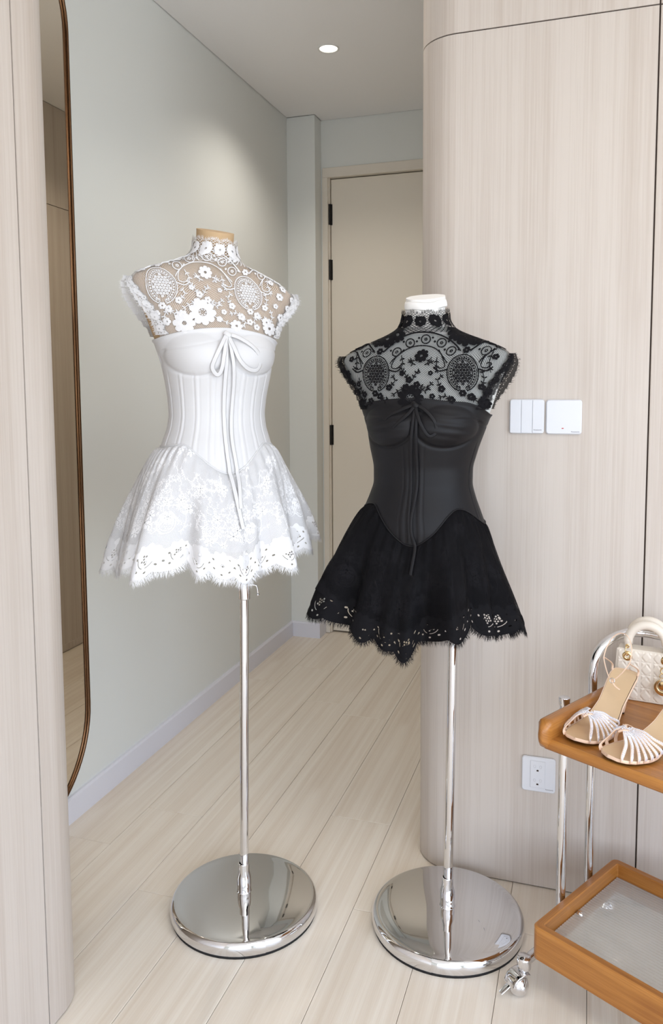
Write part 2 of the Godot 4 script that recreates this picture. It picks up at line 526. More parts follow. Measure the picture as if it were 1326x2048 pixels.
func build_room() -> void:
	# floor: a dark bed with planks on it
	var fl := put(self, "floor", box(Vector3(LEFT - 0.1, -0.12, -3.8), Vector3(RIGHT + 0.1, -0.0125, BACK + 0.1)), M.gap)
	structure(fl, "pale whitewashed wood plank floor running down the hall")
	var shapes := {}
	var r := RandomNumberGenerator.new()
	r.seed = 3
	var x := 0.0215 - 0.174 * 8
	var row := 0
	while x < RIGHT:
		var z := -3.72 - r.randf() * 0.9
		while z < BACK:
			var z1 := minf(z + 1.22, BACK)
			var z0 := maxf(z, -3.72)
			var x0 := maxf(x, LEFT)
			var x1 := minf(x + 0.174, RIGHT)
			if z1 - z0 > 0.03 and x1 - x0 > 0.01:
				var b := MB.new()
				add_box(b, Vector3(x0 + 0.0005, -0.0124, z0 + 0.0005), Vector3(x1 - 0.0005, 0, z1 - 0.0005), 0.0009)
				for k in b.V.size(): b.UV[k] = Vector2(b.V[k].x + row * 0.37 + z * 0.31, b.V[k].z + row * 0.53)
				put(fl, "floor_plank", b.mesh(), M.floor[(row * 7 + int(z * 13.0) + 64) % 4])
			z += 1.22
		x += 0.174
		row += 1
	# walls
	structure(put(self, "wall_left", box(Vector3(LEFT - 0.1, 0, -3.8), Vector3(LEFT, CEIL + 0.1, BACK + 0.1)), M.wall), "long pale grey-green hall wall behind the white dress")
	var rw := MB.new()
	add_box(rw, Vector3(RIGHT, 0, -3.8), Vector3(RIGHT + 0.1, CEIL + 0.1, -0.8))
	add_box(rw, Vector3(RIGHT, 0, 2.0), Vector3(RIGHT + 0.1, CEIL + 0.1, BACK + 0.1))
	add_box(rw, Vector3(RIGHT, 0, -0.8), Vector3(RIGHT + 0.1, 0.08, 2.0))
	add_box(rw, Vector3(RIGHT, 2.25, -0.8), Vector3(RIGHT + 0.1, CEIL + 0.1, 2.0))
	structure(put(self, "wall_right", rw.mesh(), M.wall), "plain pale wall on the far side of the room")
	var e := MB.new()
	add_box(e, Vector3(LEFT, 0, -3.8), Vector3(-1.2225, CEIL, -3.63))
	add_box(e, Vector3(-1.2225, 2.2485, -3.8), Vector3(0.5, CEIL, -3.63))
	add_box(e, Vector3(-0.40, 0, -3.8), Vector3(RIGHT, 2.2485, -3.63))
	structure(put(self, "wall_end", e.mesh(), M.wall), "pale green end wall above and beside the cream door")
	structure(put(self, "wall_pillar", box(Vector3(LEFT, 0, -3.64), Vector3(-1.2285, CEIL, -3.54), 0.001), M.wall), "narrow pale green pier in the hall corner beside the door")
	structure(put(self, "ceiling", box(Vector3(LEFT - 0.1, CEIL + 0.003, -3.8), Vector3(RIGHT + 0.1, CEIL + 0.1, BACK + 0.1)), M.ceiling), "flat off-white hall ceiling with a downlight")
	# a shadow gap where the ceiling meets the walls
	var g := MB.new()
	add_box(g, Vector3(LEFT + 0.004, CEIL - 0.001, -3.53), Vector3(RIGHT, CEIL + 0.004, BACK))
	add_box(g, Vector3(-1.224, CEIL - 0.001, -3.626), Vector3(RIGHT, CEIL + 0.004, -3.53))
	structure(put(self, "ceiling_panel", g.mesh(), M.ceiling), "off-white ceiling board with a fine shadow gap at the walls")
	# back wall with the glazed opening behind the camera
	var bw := MB.new()
	add_box(bw, Vector3(LEFT, 0, BACK), Vector3(-0.5, CEIL, BACK + 0.1))
	add_box(bw, Vector3(2.0, 0, BACK), Vector3(RIGHT, CEIL, BACK + 0.1))
	add_box(bw, Vector3(-0.5, 0, BACK), Vector3(2.0, 0.08, BACK + 0.1))
	add_box(bw, Vector3(-0.5, 2.25, BACK), Vector3(2.0, CEIL, BACK + 0.1))
	structure(put(self, "wall_back", bw.mesh(), M.wall), "pale wall around the wide daylight window")
	var wf := Node3D.new()
	wf.name = "window_1"
	add_child(wf)
	structure(wf, "wide white framed window behind the viewer")
	for q in [[-0.5, -0.45], [0.725, 0.775], [1.95, 2.0]]:
		put(wf, "window_frame", box(Vector3(q[0], 0.08, BACK + 0.02), Vector3(q[1], 2.25, BACK + 0.08), 0.004), M.white_paint)
	for q in [[0.08, 0.13], [2.2, 2.25]]:
		put(wf, "window_rail", box(Vector3(-0.5, q[0], BACK + 0.02), Vector3(2.0, q[1], BACK + 0.08), 0.004), M.white_paint)
	wf = Node3D.new()
	wf.name = "window_2"
	add_child(wf)
	structure(wf, "wide white framed window in the far side wall of the room")
	for q in [[-0.8, -0.75], [0.575, 0.625], [1.95, 2.0]]:
		put(wf, "window_frame", box(Vector3(RIGHT + 0.02, 0.08, q[0]), Vector3(RIGHT + 0.08, 2.25, q[1]), 0.004), M.white_paint)
	for q in [[0.08, 0.13], [2.2, 2.25]]:
		put(wf, "window_rail", box(Vector3(RIGHT + 0.02, q[0], -0.8), Vector3(RIGHT + 0.08, q[1], 2.0), 0.004), M.white_paint)
	# baseboards
	var prof := PackedVector2Array([Vector2(0, 0), Vector2(0.012, 0), Vector2(0.012, 0.068), Vector2(0.008, 0.074), Vector2(0, 0.074)])
	var bb := MB.new()
	for k in prof.size():
		var p := prof[k]
		var q := prof[(k + 1) % prof.size()]
		bb.face([Vector3(LEFT + p.x, p.y, -1.31), Vector3(LEFT + q.x, q.y, -1.31), Vector3(LEFT + q.x, q.y, -3.54 + q.x), Vector3(LEFT + p.x, p.y, -3.54 + p.x)])
	structure(put(self, "baseboard_left", bb.mesh(), M.baseboard), "pale lavender-white skirting board along the hall wall")
	bb = MB.new()
	for k in prof.size():
		var p := prof[k]
		var q := prof[(k + 1) % prof.size()]
		bb.face([Vector3(LEFT + p.x, p.y, -3.54 + p.x), Vector3(LEFT + q.x, q.y, -3.54 + q.x), Vector3(-1.2285 + q.x, q.y, -3.54 + q.x), Vector3(-1.2285 + p.x, p.y, -3.54 + p.x)])
		bb.face([Vector3(-1.2285 + p.x, p.y, -3.54 + p.x), Vector3(-1.2285 + q.x, q.y, -3.54 + q.x), Vector3(-1.2285 + q.x, q.y, -3.622), Vector3(-1.2285 + p.x, p.y, -3.622)])
	structure(put(self, "baseboard_end", bb.mesh(), M.baseboard), "short skirting board wrapped round the pier by the door")
	# door
	var d := Node3D.new()
	d.name = "door_1"
	add_child(d)
	d.position = Vector3(-1.19, 0, -3.65)
	structure(d, "cream flush door with black hinges at the end of the hall")
	var fr := MB.new()
	add_box(fr, Vector3(-0.0325, 0.002, -0.07), Vector3(-0.0055, 2.2035, 0.026), 0.001)
	add_box(fr, Vector3(-0.0325, 2.2035, -0.07), Vector3(0.79, 2.2485, 0.026), 0.002)
	add_box(fr, Vector3(0.75, 0.002, -0.07), Vector3(0.79, 2.2035, 0.026), 0.001)
	add_box(fr, Vector3(-0.01, 0.002, -0.07), Vector3(0.0, 2.2035, 0.012), 0.001)
	put(d, "door_frame", fr.mesh(), M.frame)
	put(d, "door_leaf", box(Vector3(0.003, 0.008, -0.045), Vector3(0.748, 2.199, 0.0), 0.002), M.door)
	put(d, "door_seal", box(Vector3(-0.03, 0.0, -0.09), Vector3(0.78, 2.23, -0.05)), M.gap)
	for y in [[1.987, 2.084], [1.729, 1.824], [0.936, 1.033]]:
		var hb := MB.new()
		add_lathe(hb, [Vector2(0, y[0]), Vector2(0.007, y[0]), Vector2(0.007, y[1]), Vector2(0, y[1])], 12, Transform3D(Basis(), Vector3(-0.002, 0, 0.007)))
		add_box(hb, Vector3(-0.004, y[0], -0.001), Vector3(0.010, y[1], 0.003), 0.0005)
		put(d, "hinge", hb.mesh(), M.black_metal)

func panel(parent: Node, called: String, poly: PackedVector2Array, y0: float, y1: float, m: Material) -> void:
	var b := MB.new()
	prism(b, poly, y0, y1, 1, 0.0, true)
	put(parent, called, b.mesh(), m)

func build_wardrobes() -> void:
	# right block: lower panel with a rounded corner, upper panel above the seam, door panels to the right
	var t := thing("curved_wardrobe", "pale ash laminate wardrobe with a rounded corner behind the black dress", "wardrobe", Vector3(0, 0, 0))
	var R := 0.097
	var outline := func(inset: float, x1: float) -> PackedVector2Array:
		var o := PackedVector2Array()
		o.append(Vector2(x1, FACE - inset))
		for k in 17:
			var a := PI / 2 + PI / 2 * k / 16.0
			o.append(Vector2(SIDE + R + cos(a) * (R - inset), FACE - R + sin(a) * (R - inset)))
		o.append(Vector2(SIDE + inset, -3.61)); o.append(Vector2(SIDE + inset + 0.018, -3.61))
		for k in 17:
			var a := PI - PI / 2 * k / 16.0
			o.append(Vector2(SIDE + R + cos(a) * (R - inset - 0.018), FACE - R + sin(a) * (R - inset - 0.018)))
		o.append(Vector2(x1, FACE - inset - 0.018))
		return o
	panel(t, "carcass", outline.call(0.004, RIGHT - 0.01), 0.0, CEIL, M.gap)
	panel(t, "lower_panel", outline.call(0.0, 0.126), 0.0035, 2.0262, M.laminate)
	panel(t, "upper_panel", outline.call(0.0, 0.126), 2.0292, CEIL - 0.004, M.laminate_b)
	var x := 0.1293
	var k := 0
	while x < RIGHT - 0.2:
		var x1 := minf(x + 0.55, RIGHT - 0.012)
		for y in [[0.0035, 2.0262], [2.0292, CEIL - 0.004]]:
			var b := MB.new()
			add_box(b, Vector3(x, y[0], FACE - 0.018), Vector3(x1 - 0.0033, y[1], FACE), 0.0008)
			put(t, "door_panel", b.mesh(), M.laminate_b if k % 2 == 0 else M.laminate)
		x = x1
		k += 1
	put(t, "side_plinth", box(Vector3(SIDE - 0.0012, 0.010, -3.6), Vector3(SIDE + 0.003, 0.037, -2.02), 0.0006), M.laminate_b)
	# left run
	var w := thing("tall_wardrobe", "pale ash laminate wardrobe end with a rounded edge beside the tall mirror", "wardrobe")
	var xf := -0.95
	var zc := -1.2053
	var rr := 0.1
	var out2 := func(inset: float, z1: float) -> PackedVector2Array:
		var o := PackedVector2Array()
		o.append(Vector2(xf - inset, z1))
		for q in 15:
			var a := -PI / 2 * q / 14.0
			o.append(Vector2(xf - rr + cos(a) * (rr - inset), zc + sin(a) * (rr - inset)))
		o.append(Vector2(LEFT + 0.001, zc - rr + inset)); o.append(Vector2(LEFT + 0.001, zc - rr + inset + 0.018))
		for q in 15:
			var a := -PI / 2 + PI / 2 * q / 14.0
			o.append(Vector2(xf - rr + cos(a) * (rr - inset - 0.018), zc + sin(a) * (rr - inset - 0.018)))
		o.append(Vector2(xf - inset - 0.018, z1))
		return o
	panel(w, "carcass", out2.call(0.004, BACK - 0.01), 0.0, CEIL - 0.001, M.gap)
	panel(w, "end_panel", out2.call(0.0, -1.1637), 0.003, CEIL - 0.004, M.laminate)
	var z := -1.1613
	k = 0
	while z < BACK - 0.1:
		var z1 := minf(z + 0.48, BACK - 0.01)
		for y in [[0.0035, 2.0262], [2.0292, CEIL - 0.004]]:
			var b := MB.new()
			add_box(b, Vector3(xf - 0.018, y[0], z), Vector3(xf, y[1], z1 - 0.0024), 0.0008)
			for q in b.V.size(): b.UV[q] = Vector2(b.V[q].x - b.V[q].z + 0.3, b.V[q].y)
			put(w, "door_panel", b.mesh(), M.laminate_b if k % 2 == 0 else M.laminate)
		z = z1
		k += 1

func build_mirror() -> void:
	var t := thing("wall_mirror", "tall pill-shaped mirror with a thin bronze frame on the hall wall", "mirror", Vector3(LEFT, 0, -1.585))
	var r := 0.269
	var pts := []
	for k in 33:
		var a := PI * k / 32.0
		pts.append(Vector2(cos(a) * r, 2.16 + sin(a) * r))
	for k in 33:
		var a := PI + PI * k / 32.0
		pts.append(Vector2(cos(a) * r, 0.325 + sin(a) * r))
	var b := MB.new()
	var poly := PackedVector2Array(pts)
	var tris := Geometry2D.triangulate_polygon(poly)
	for p in pts: b.v(Vector3(0.026, p.y, p.x))
	for k in range(0, tris.size(), 3): b.tri(tris[k], tris[k + 1], tris[k + 2])
	put(t, "mirror_glass", b.mesh(), M.mirror)
	var path := []
	var ups := []
	for p in pts:
		path.append(Vector3(0.0165, p.y, p.x) )
		ups.append(Vector3(1, 0, 0))
	b = MB.new()
	var n := path.size()
	for k in n + 1:                                     # flat bronze band standing off the wall, slightly proud of the glass
		var p: Vector2 = pts[k % n]
		var c := Vector2(0, 2.16 if k % n < 33 else 0.325)
		var dir := (p - c).normalized()
		for q in [[0.001, 0.0], [0.001, 0.006], [0.031, 0.006], [0.033, 0.004], [0.033, -0.003], [0.026, -0.003]]:
			var pp: Vector2 = p + dir * q[1]
			b.v(Vector3(q[0], pp.y, pp.x))
	for k in n:
		for q in 5: b.quad(k * 6 + q, k * 6 + q + 1, (k + 1) * 6 + q + 1, (k + 1) * 6 + q)
	put(t, "mirror_frame", b.mesh(), M.bronze)

func text(parent: Node, s: String, height: float, at: Vector3, m: Material) -> void:
	var tm := TextMesh.new()
	var f := SystemFont.new()
	f.font_names = PackedStringArray(["Droid Sans"])
	f.font_weight = 700
	tm.font = f
	tm.text = s; tm.font_size = 32; tm.pixel_size = height / 32.0; tm.depth = 0.0003
	tm.horizontal_alignment = HORIZONTAL_ALIGNMENT_CENTER
	var o := put(parent, "lettering", tm, m)
	o.position = at

func plate(b: MB, w: float, h: float, r: float, d0: float, d1: float, c := Vector2.ZERO, bev := 0.0015) -> void:
	prism(b, round_rect(w, h, r, 6, c), d0, d1, 2, bev, false)

func build_switches() -> void:
	var t := thing("light_switch", "white light switch with three tall rockers beside the black dress", "switch", Vector3(-0.136, 1.148, FACE))
	var b := MB.new()
	plate(b, 0.0785, 0.0795, 0.007, 0.0, 0.006)
	put(t, "plate", b.mesh(), M.plastic)
	for k in 3:
		b = MB.new()
		var poly := round_rect(0.0245, 0.077, 0.002, 3, Vector2((k - 1) * 0.0254, 0))
		prism(b, poly, 0.005, 0.0085, 2, 0.0008)
		put(t, "rocker", b.mesh(), M.plastic)
	text(t, "Panasonic", 0.0038, Vector3(0.025, -0.031, 0.0085), M.print)
	t = thing("card_switch", "blank white square switch plate with a small red indicator", "switch", Vector3(-0.0535, 1.147, FACE))
	b = MB.new()
	plate(b, 0.0795, 0.0795, 0.007, 0.0, 0.006)
	put(t, "plate", b.mesh(), M.plastic)
	b = MB.new()
	plate(b, 0.0765, 0.0765, 0.006, 0.005, 0.0085, Vector2.ZERO, 0.001)
	put(t, "cover", b.mesh(), M.plastic)
	put(t, "indicator", box(Vector3(-0.004, -0.0268, 0.0075), Vector3(0.0005, -0.0248, 0.0092), 0.0004), M.red)
	text(t, "Panasonic", 0.0038, Vector3(0.026, -0.0335, 0.0085), M.print)
	t = thing("wall_outlet", "white double power outlet low on the wardrobe beside the cart", "outlet", Vector3(-0.0955, 0.2885, FACE))
	b = MB.new()
	plate(b, 0.078, 0.0855, 0.007, 0.0, 0.0075, Vector2.ZERO, 0.002)
	put(t, "plate", b.mesh(), M.plastic)
	b = MB.new()
	plate(b, 0.034, 0.066, 0.0015, 0.004, 0.0088, Vector2(-0.002, 0.001), 0.0006)
	var socket := put(t, "socket", b.mesh(), M.plastic)
	b = MB.new()
	plate(b, 0.0352, 0.0672, 0.0015, 0.004, 0.0077, Vector2(-0.002, 0.001), 0.0001)
	put(t, "socket_gap", b.mesh(), M.plastic_line)
	for y in [0.0205, -0.0135]:
		for s in [-1.0, 1.0]:
			b = MB.new()
			var loop := []
			for k in 16:
				var a := TAU * k / 16.0
				loop.append(Vector3(-0.002 + s * 0.0075 + cos(a) * 0.0032 * (1.0 if cos(a) * s < 0 else 0.6), y + sin(a) * 0.0035, 0.0089))
			sweep(b, loop, 0.0004, 0.0003, 5, true)
			put(socket, "slot_rim", b.mesh(), M.plastic_line)
		b = MB.new()
		prism(b, PackedVector2Array([Vector2(-0.0045, y - 0.0115), Vector2(0.0005, y - 0.0115), Vector2(0.0005, y - 0.009), Vector2(-0.0005, y - 0.0075), Vector2(-0.0035, y - 0.0075), Vector2(-0.0045, y - 0.009)]), 0.006, 0.0091, 2)
		put(socket, "earth_hole", b.mesh(), M.gap)
	text(t, "Panasonic", 0.0038, Vector3(0.0255, -0.034, 0.0075), M.print)

# ---------------------------------------------------------------- dress forms and dresses
class Body:
	# rows: height, outline left and right of the pole seen square to the view, depth to the front and to the back
	var h0: float
	var h1: float
	var n: int
	var a := PackedFloat32Array()
	var f := PackedFloat32Array()
	var k := PackedFloat32Array()
	var cx := PackedFloat32Array()
	var cz := PackedFloat32Array()
	var sh := PackedFloat32Array()
	var run := PackedFloat32Array()
	var psi: float
	const D := 0.002
	func _init(rows: Array, psi_: float, shear: float, sh0: float, sh1: float, forward: float) -> void:
		psi = psi_
		h0 = rows[0][0]; h1 = rows[rows.size() - 1][0]
		n = int(round((h1 - h0) / D)) + 1
		var total := 0.0
		for i in n:
			var h := h0 + i * D
			var r := 0
			while r < rows.size() - 2 and rows[r + 1][0] < h: r += 1
			var t := clampf((h - rows[r][0]) / (rows[r + 1][0] - rows[r][0]), 0.0, 1.0)
			var q := []
			for c in 5: q.append(lerpf(rows[r][c], rows[r + 1][c], t))
			var w: float = (q[2] - q[1]) / 2.0
			var s: float = (q[1] + q[2]) / 2.0
			var b: float = (q[3] + q[4]) / 2.0
			a.append(sqrt(maxf(w * w - pow(b * sin(psi), 2), 0.0004)) / cos(psi))
			f.append(q[3]); k.append(q[4])
			cx.append(s * cos(psi)); cz.append(s * sin(psi) + forward)
			sh.append(shear * clampf((h - sh0) / (sh1 - sh0), 0.0, 1.0))
		for pass_ in 6:
			for arr in [a, f, k, cx, cz]:
				var c: PackedFloat32Array = arr.duplicate()
				for i in range(2, n - 2): arr[i] = (c[i - 2] + c[i - 1] * 2 + c[i] * 3 + c[i + 1] * 2 + c[i + 2]) / 9.0
		for i in n:
			if i > 0: total += Vector2(D, maxf(absf(a[i] - a[i - 1]), absf(f[i] - f[i - 1]))).length()
			run.append(total)
	func height_of(t: float) -> float:                 # t 0..1 along the outline's length
		var want := t * run[n - 1]
		var lo := 0
		var hi := n - 1
		while hi - lo > 1:
			var mid := (lo + hi) / 2
			if run[mid] < want: lo = mid
			else: hi = mid
		return h0 + (lo + clampf((want - run[lo]) / maxf(run[hi] - run[lo], 1e-6), 0, 1)) * D
	func along(h: float) -> float:
		return val(run, h) / run[n - 1]
	func val(arr: PackedFloat32Array, h: float) -> float:
		var x := clampf((h - h0) / D, 0.0, n - 1.001)
		var i := int(x)
		return lerpf(arr[i], arr[i + 1], x - i)
	func lean(p: Vector3, h: float) -> Vector3:
		p.y += val(sh, h) * ((p.x - val(cx, h)) * cos(psi) + (p.z - val(cz, h)) * sin(psi))
		return p
	func at(h: float, th: float, off := 0.0) -> Vector3:
		var c := cos(th)
		var b := val(f, h) if c > 0 else val(k, h)
		return lean(Vector3(val(cx, h) + (val(a, h) + off) * sin(th), h, val(cz, h) + (b + off) * c), h)
	func front(x: float, h: float, off := 0.0) -> Vector3:    # the point of the front at a distance x from the middle
		var aa := val(a, h)
		while absf(x) > aa * 0.99 and h > h0 + 0.01 and h > 1.0:
			h -= 0.004
			aa = val(a, h)
			if h < h1 - 0.14: break
		var s := clampf(x / aa, -0.99, 0.99)
		return lean(Vector3(val(cx, h) + x + off * s, h, val(cz, h) + (val(f, h) + off) * sqrt(1.0 - s * s)), h)
	func normal(x: float, h: float) -> Vector3:
		var p := front(x, h)
		var n_ := (front(x + 0.004, h) - p).cross(front(x, h + 0.004) - p)
		return n_.normalized() if n_.length() > 1e-9 else Vector3.BACK

func around(b: MB, nu: int, nv: int, at: Callable, full := true, uv := Vector2.ONE) -> void:   # a grid of at(u, v), u 0..1 round
	var first := b.V.size()
	for j in nv + 1:
		for i in nu + 1:
			var u := float(i) / nu
			var v := float(j) / nv
			b.v(at.call(u, v), Vector2(u * uv.x, v * uv.y))
	for j in nv:
		for i in nu:
			var p := first + j * (nu + 1) + i
			b.quad(p, p + 1, p + nu + 2, p + nu + 1)

func lashes(b: MB, p: Vector3, down: Vector3, side: Vector3, length: float, r: RandomNumberGenerator, count := 1) -> void:   # fine threads that stand out from a lace edge
	for k in count:
		var l := length * r.randf_range(0.5, 1.25)
		var q := p + side * r.randf_range(-0.0015, 0.0015)
		var d := (down + side * r.randf_range(-0.55, 0.55)).normalized()
		var w := side * 0.00034
		var bend := side * r.randf_range(-0.15, 0.15) * l
		var i := b.v(q - w)
		b.v(q + w); b.v(q + d * l * 0.6 + bend * 0.4 - w * 0.8); b.v(q + d * l * 0.6 + bend * 0.4 + w * 0.8); b.v(q + d * l + bend)
		b.quad(i, i + 1, i + 3, i + 2)
		b.tri(i + 2, i + 3, i + 4)

# ---- raised lace work laid on the front of a body; coordinates in metres from the middle of the pattern
class Chart:
	var body: Body
	var o: Vector2
	var off := 0.0062
	func p(q: Vector2, d := 0.0) -> Vector3: return body.front(o.x + q.x, o.y + q.y, off + d)
	func n(q: Vector2) -> Vector3: return body.normal(o.x + q.x, o.y + q.y)

func lace_line(b: MB, c: Chart, pts: Array, w: float) -> void:
	var ps := []
	var ups := []
	for q in pts:
		ps.append(c.p(q)); ups.append(c.n(q))
	sweep(b, ps, w / 2, 0.0007, 6, false, ups)

func lace_flower(b: MB, c: Chart, at: Vector2, r: float, petals := 6, hole := 0.2, turn := 0.0) -> void:
	var first := b.V.size()
	var N := petals * 6
	var rings := [[hole, 0.0], [hole + 0.1, minf(0.001, r * 0.12)], [0.6, minf(0.0012, r * 0.14)], [1.0, 0.0]]
	for q in rings:
		for k in N:
			var a := TAU * k / N + turn
			var rr: float = r * q[0] * (1.0 if q[0] < 0.5 else 0.78 + 0.24 * sqrt(absf(cos(petals * 0.5 * (a - turn)))))
			b.v(c.p(at + Vector2(cos(a), sin(a)) * rr, q[1]))
	for j in 3:
		for k in N:
			b.quad(first + j * N + k, first + (j + 1) * N + k, first + (j + 1) * N + (k + 1) % N, first + j * N + (k + 1) % N)

func lace_ring(b: MB, c: Chart, at: Vector2, rx: float, ry: float, w: float, a0 := 0.0, a1 := TAU) -> void:
	var pts := []
	var N := 24
	for k in N + 1:
		var a := lerpf(a0, a1, float(k) / N)
		pts.append(at + Vector2(cos(a) * rx, sin(a) * ry))
	lace_line(b, c, pts, w)

func sprig(b: MB, c: Chart, pts: Array, leaf: float) -> void:      # a fine stem with pointed leaves
	var path := crom(pts, 5)
	lace_line(b, c, path, 0.0019)
	for k in range(2, path.size(), 3):
		var d: Vector2 = (path[k] - path[k - 1]).normalized()
		for s in [-1.0, 1.0]:
			var q: Vector2 = path[k] + (d * 0.7 + d.orthogonal() * s).normalized() * leaf
			var m: Vector2 = (path[k] + q) / 2
			var ps := [c.p(path[k]), c.p(m), c.p(q)]
			sweep(b, ps, [0.0004, 0.0018, 0.0004], 0.0006, 5, false, [c.n(m), c.n(m), c.n(m)])

func yoke_motifs(parent: Node, body: Body, at: Vector2, m: Material, lowest: Callable) -> void:
	var c := Chart.new()
	c.body = body; c.o = at
	var S := 0.00036
	var U := func(x: float, y: float) -> Vector2: return Vector2((x - 646) * S, -(y - 560) * S)
	var ok := func(q: Vector2) -> bool: return (at + q).y > lowest.call(at.x + q.x) - 0.002 and absf(at.x + q.x) < body.val(body.a, at.y + q.y) * 0.95
	var b: MB
	# medallions
	for mx in [-0.0882, 0.0882]:
		for one in 1:
			var ctr := Vector2(mx, 0)
			if not ok.call(ctr): continue
			b = MB.new()
			lace_ring(b, c, ctr, 0.0295, 0.0375, 0.0024, -PI * 0.42, PI * 1.42)
			lace_ring(b, c, ctr, 0.0262, 0.0335, 0.0013, -PI * 0.42, PI * 1.42)
			lace_ring(b, c, ctr, 0.0190, 0.0265, 0.0016, -PI * 0.36, PI * 1.36)
			for k in 30:
				var a := -PI * 0.4 + PI * 1.8 * k / 29.0
				lace_flower(b, c, ctr + Vector2(cos(a) * 0.0226, sin(a) * 0.030), 0.0020, 4, 0.02)
			for jy in range(-4, 5):
				for jx in range(-3, 4):
					var q := Vector2(jx * 0.0062 + (0.0031 if jy % 2 else 0.0), jy * 0.0056)
					if Vector2(q.x / 0.0170, q.y / 0.0240).length() < 1.0: lace_flower(b, c, ctr + q, 0.0030, 5, 0.18)
			for s in [-1.0, 1.0]: lace_ring(b, c, ctr + Vector2(s * 0.0085, -0.0315), 0.0035, 0.0035, 0.0016)
			put(parent, "medallion_motif", b.mesh(), m)
			b = MB.new()
			lace_flower(b, c, ctr + Vector2(0.002, 0.047), 0.0072)
			put(parent, "small_flower_motif", b.mesh(), m)
			b = MB.new()
			lace_flower(b, c, ctr + Vector2(-0.001, -0.041), 0.0072)
			put(parent, "small_flower_motif", b.mesh(), m)
	# arches between the medallions, with rings
	for mx in [-0.1764, 0.0, 0.1764]:
		b = MB.new()
		var outer := []
		var inner := []
		for k in 31:
			var t := lerpf(-1.0, 1.0, k / 30.0)
			var q1 := Vector2(mx + t * 0.079, 0.085 - 0.04 * pow(absf(t), 2.2))
			var q2 := Vector2(mx + t * 0.058, 0.057 - 0.036 * pow(absf(t), 2.4))
			if absf(at.x + q1.x) < 0.15: outer.append(q1)
			if absf(at.x + q2.x) < 0.15: inner.append(q2)
		if outer.size() > 3:
			lace_line(b, c, outer, 0.0034)
			if inner.size() > 3: lace_line(b, c, inner, 0.0024)
			put(parent, "arch_motif", b.mesh(), m)
		for rg in [[-0.049, 0.045], [-0.0238, 0.063], [0.0076, 0.070], [0.039, 0.062], [0.061, 0.045]]:
			var q := Vector2(mx + rg[0], rg[1])
			if absf(at.x + q.x) > 0.145: continue
			b = MB.new()
			lace_ring(b, c, q, 0.0088, 0.0088, 0.0024)
			lace_flower(b, c, q, 0.0034, 5, 0.3)
			for s in [-1.0, 1.0]: lace_flower(b, c, q + Vector2(0.0135 * s, 0.003), 0.0024, 4, 0.05)
			put(parent, "ring_motif", b.mesh(), m)
		for s in [-1.0, 1.0]:                              # leaf-shaped loops under the arch
			var lp := [Vector2(mx + s * 0.036, 0.048), Vector2(mx + s * 0.048, 0.032), Vector2(mx + s * 0.054, 0.014), Vector2(mx + s * 0.044, 0.010), Vector2(mx + s * 0.034, 0.017)]
			if absf(at.x + mx + s * 0.044) > 0.14: continue
			b = MB.new()
			lace_line(b, c, crom(lp, 5), 0.0022)
			lace_line(b, c, crom([Vector2(mx + s * 0.032, 0.012), Vector2(mx + s * 0.044, 0.004), Vector2(mx + s * 0.06, 0.008)], 5), 0.0030)
			put(parent, "loop_motif", b.mesh(), m)
	# flowers and sprigs of the ground
	for q in [[660, 460, 38, 8], [485, 640, 20, 5], [325, 680, 19, 5], [430, 690, 20, 5], [370, 718, 20, 5], [780, 650, 20, 5], [985, 640, 20, 5], [930, 695, 22, 5], [830, 712, 22, 5], [600, 597, 20, 5], [585, 640, 22, 5], [645, 625, 20, 5], [610, 700, 74, 9], [500, 722, 30, 7], [990, 735, 32, 7], [285, 620, 16, 5], [300, 735, 26, 6], [1060, 620, 18, 5], [235, 470, 18, 5], [1060, 470, 18, 5], [440, 350, 58, 8], [505, 332, 48, 8], [380, 362, 40, 7], [880, 352, 58, 8], [825, 332, 46, 8], [930, 366, 38, 7], [508, 766, 58, 8], [794, 770, 36, 7], [1006, 772, 46, 8], [700, 735, 18, 5], [880, 740, 20, 5], [420, 760, 22, 5], [730, 690, 16, 5], [560, 560, 16, 5], [720, 560, 14, 5], [340, 770, 24, 6], [920, 770, 20, 5], [205, 560, 26, 6], [175, 640, 22, 5], [1095, 555, 24, 6], [1135, 500, 22, 5], [1095, 690, 26, 6], [1150, 620, 20, 5], [165, 480, 22, 5], [230, 700, 24, 6], [250, 780, 24, 6], [1080, 770, 26, 6], [1190, 560, 20, 5], [1185, 680, 22, 5]]:
		var p: Vector2 = U.call(q[0], q[1])
		if not ok.call(p): continue
		b = MB.new()
		lace_flower(b, c, p, q[2] * S, q[3], 0.2 if q[2] < 60 else 0.3)
		if q[2] > 60:
			for k in 7: lace_flower(b, c, p + Vector2(cos(k * TAU / 7), sin(k * TAU / 7)) * q[2] * S * 0.22, 0.0017, 4, 0.1)
		put(parent, "large_flower_motif" if q[2] > 25 else "small_flower_motif", b.mesh(), m)
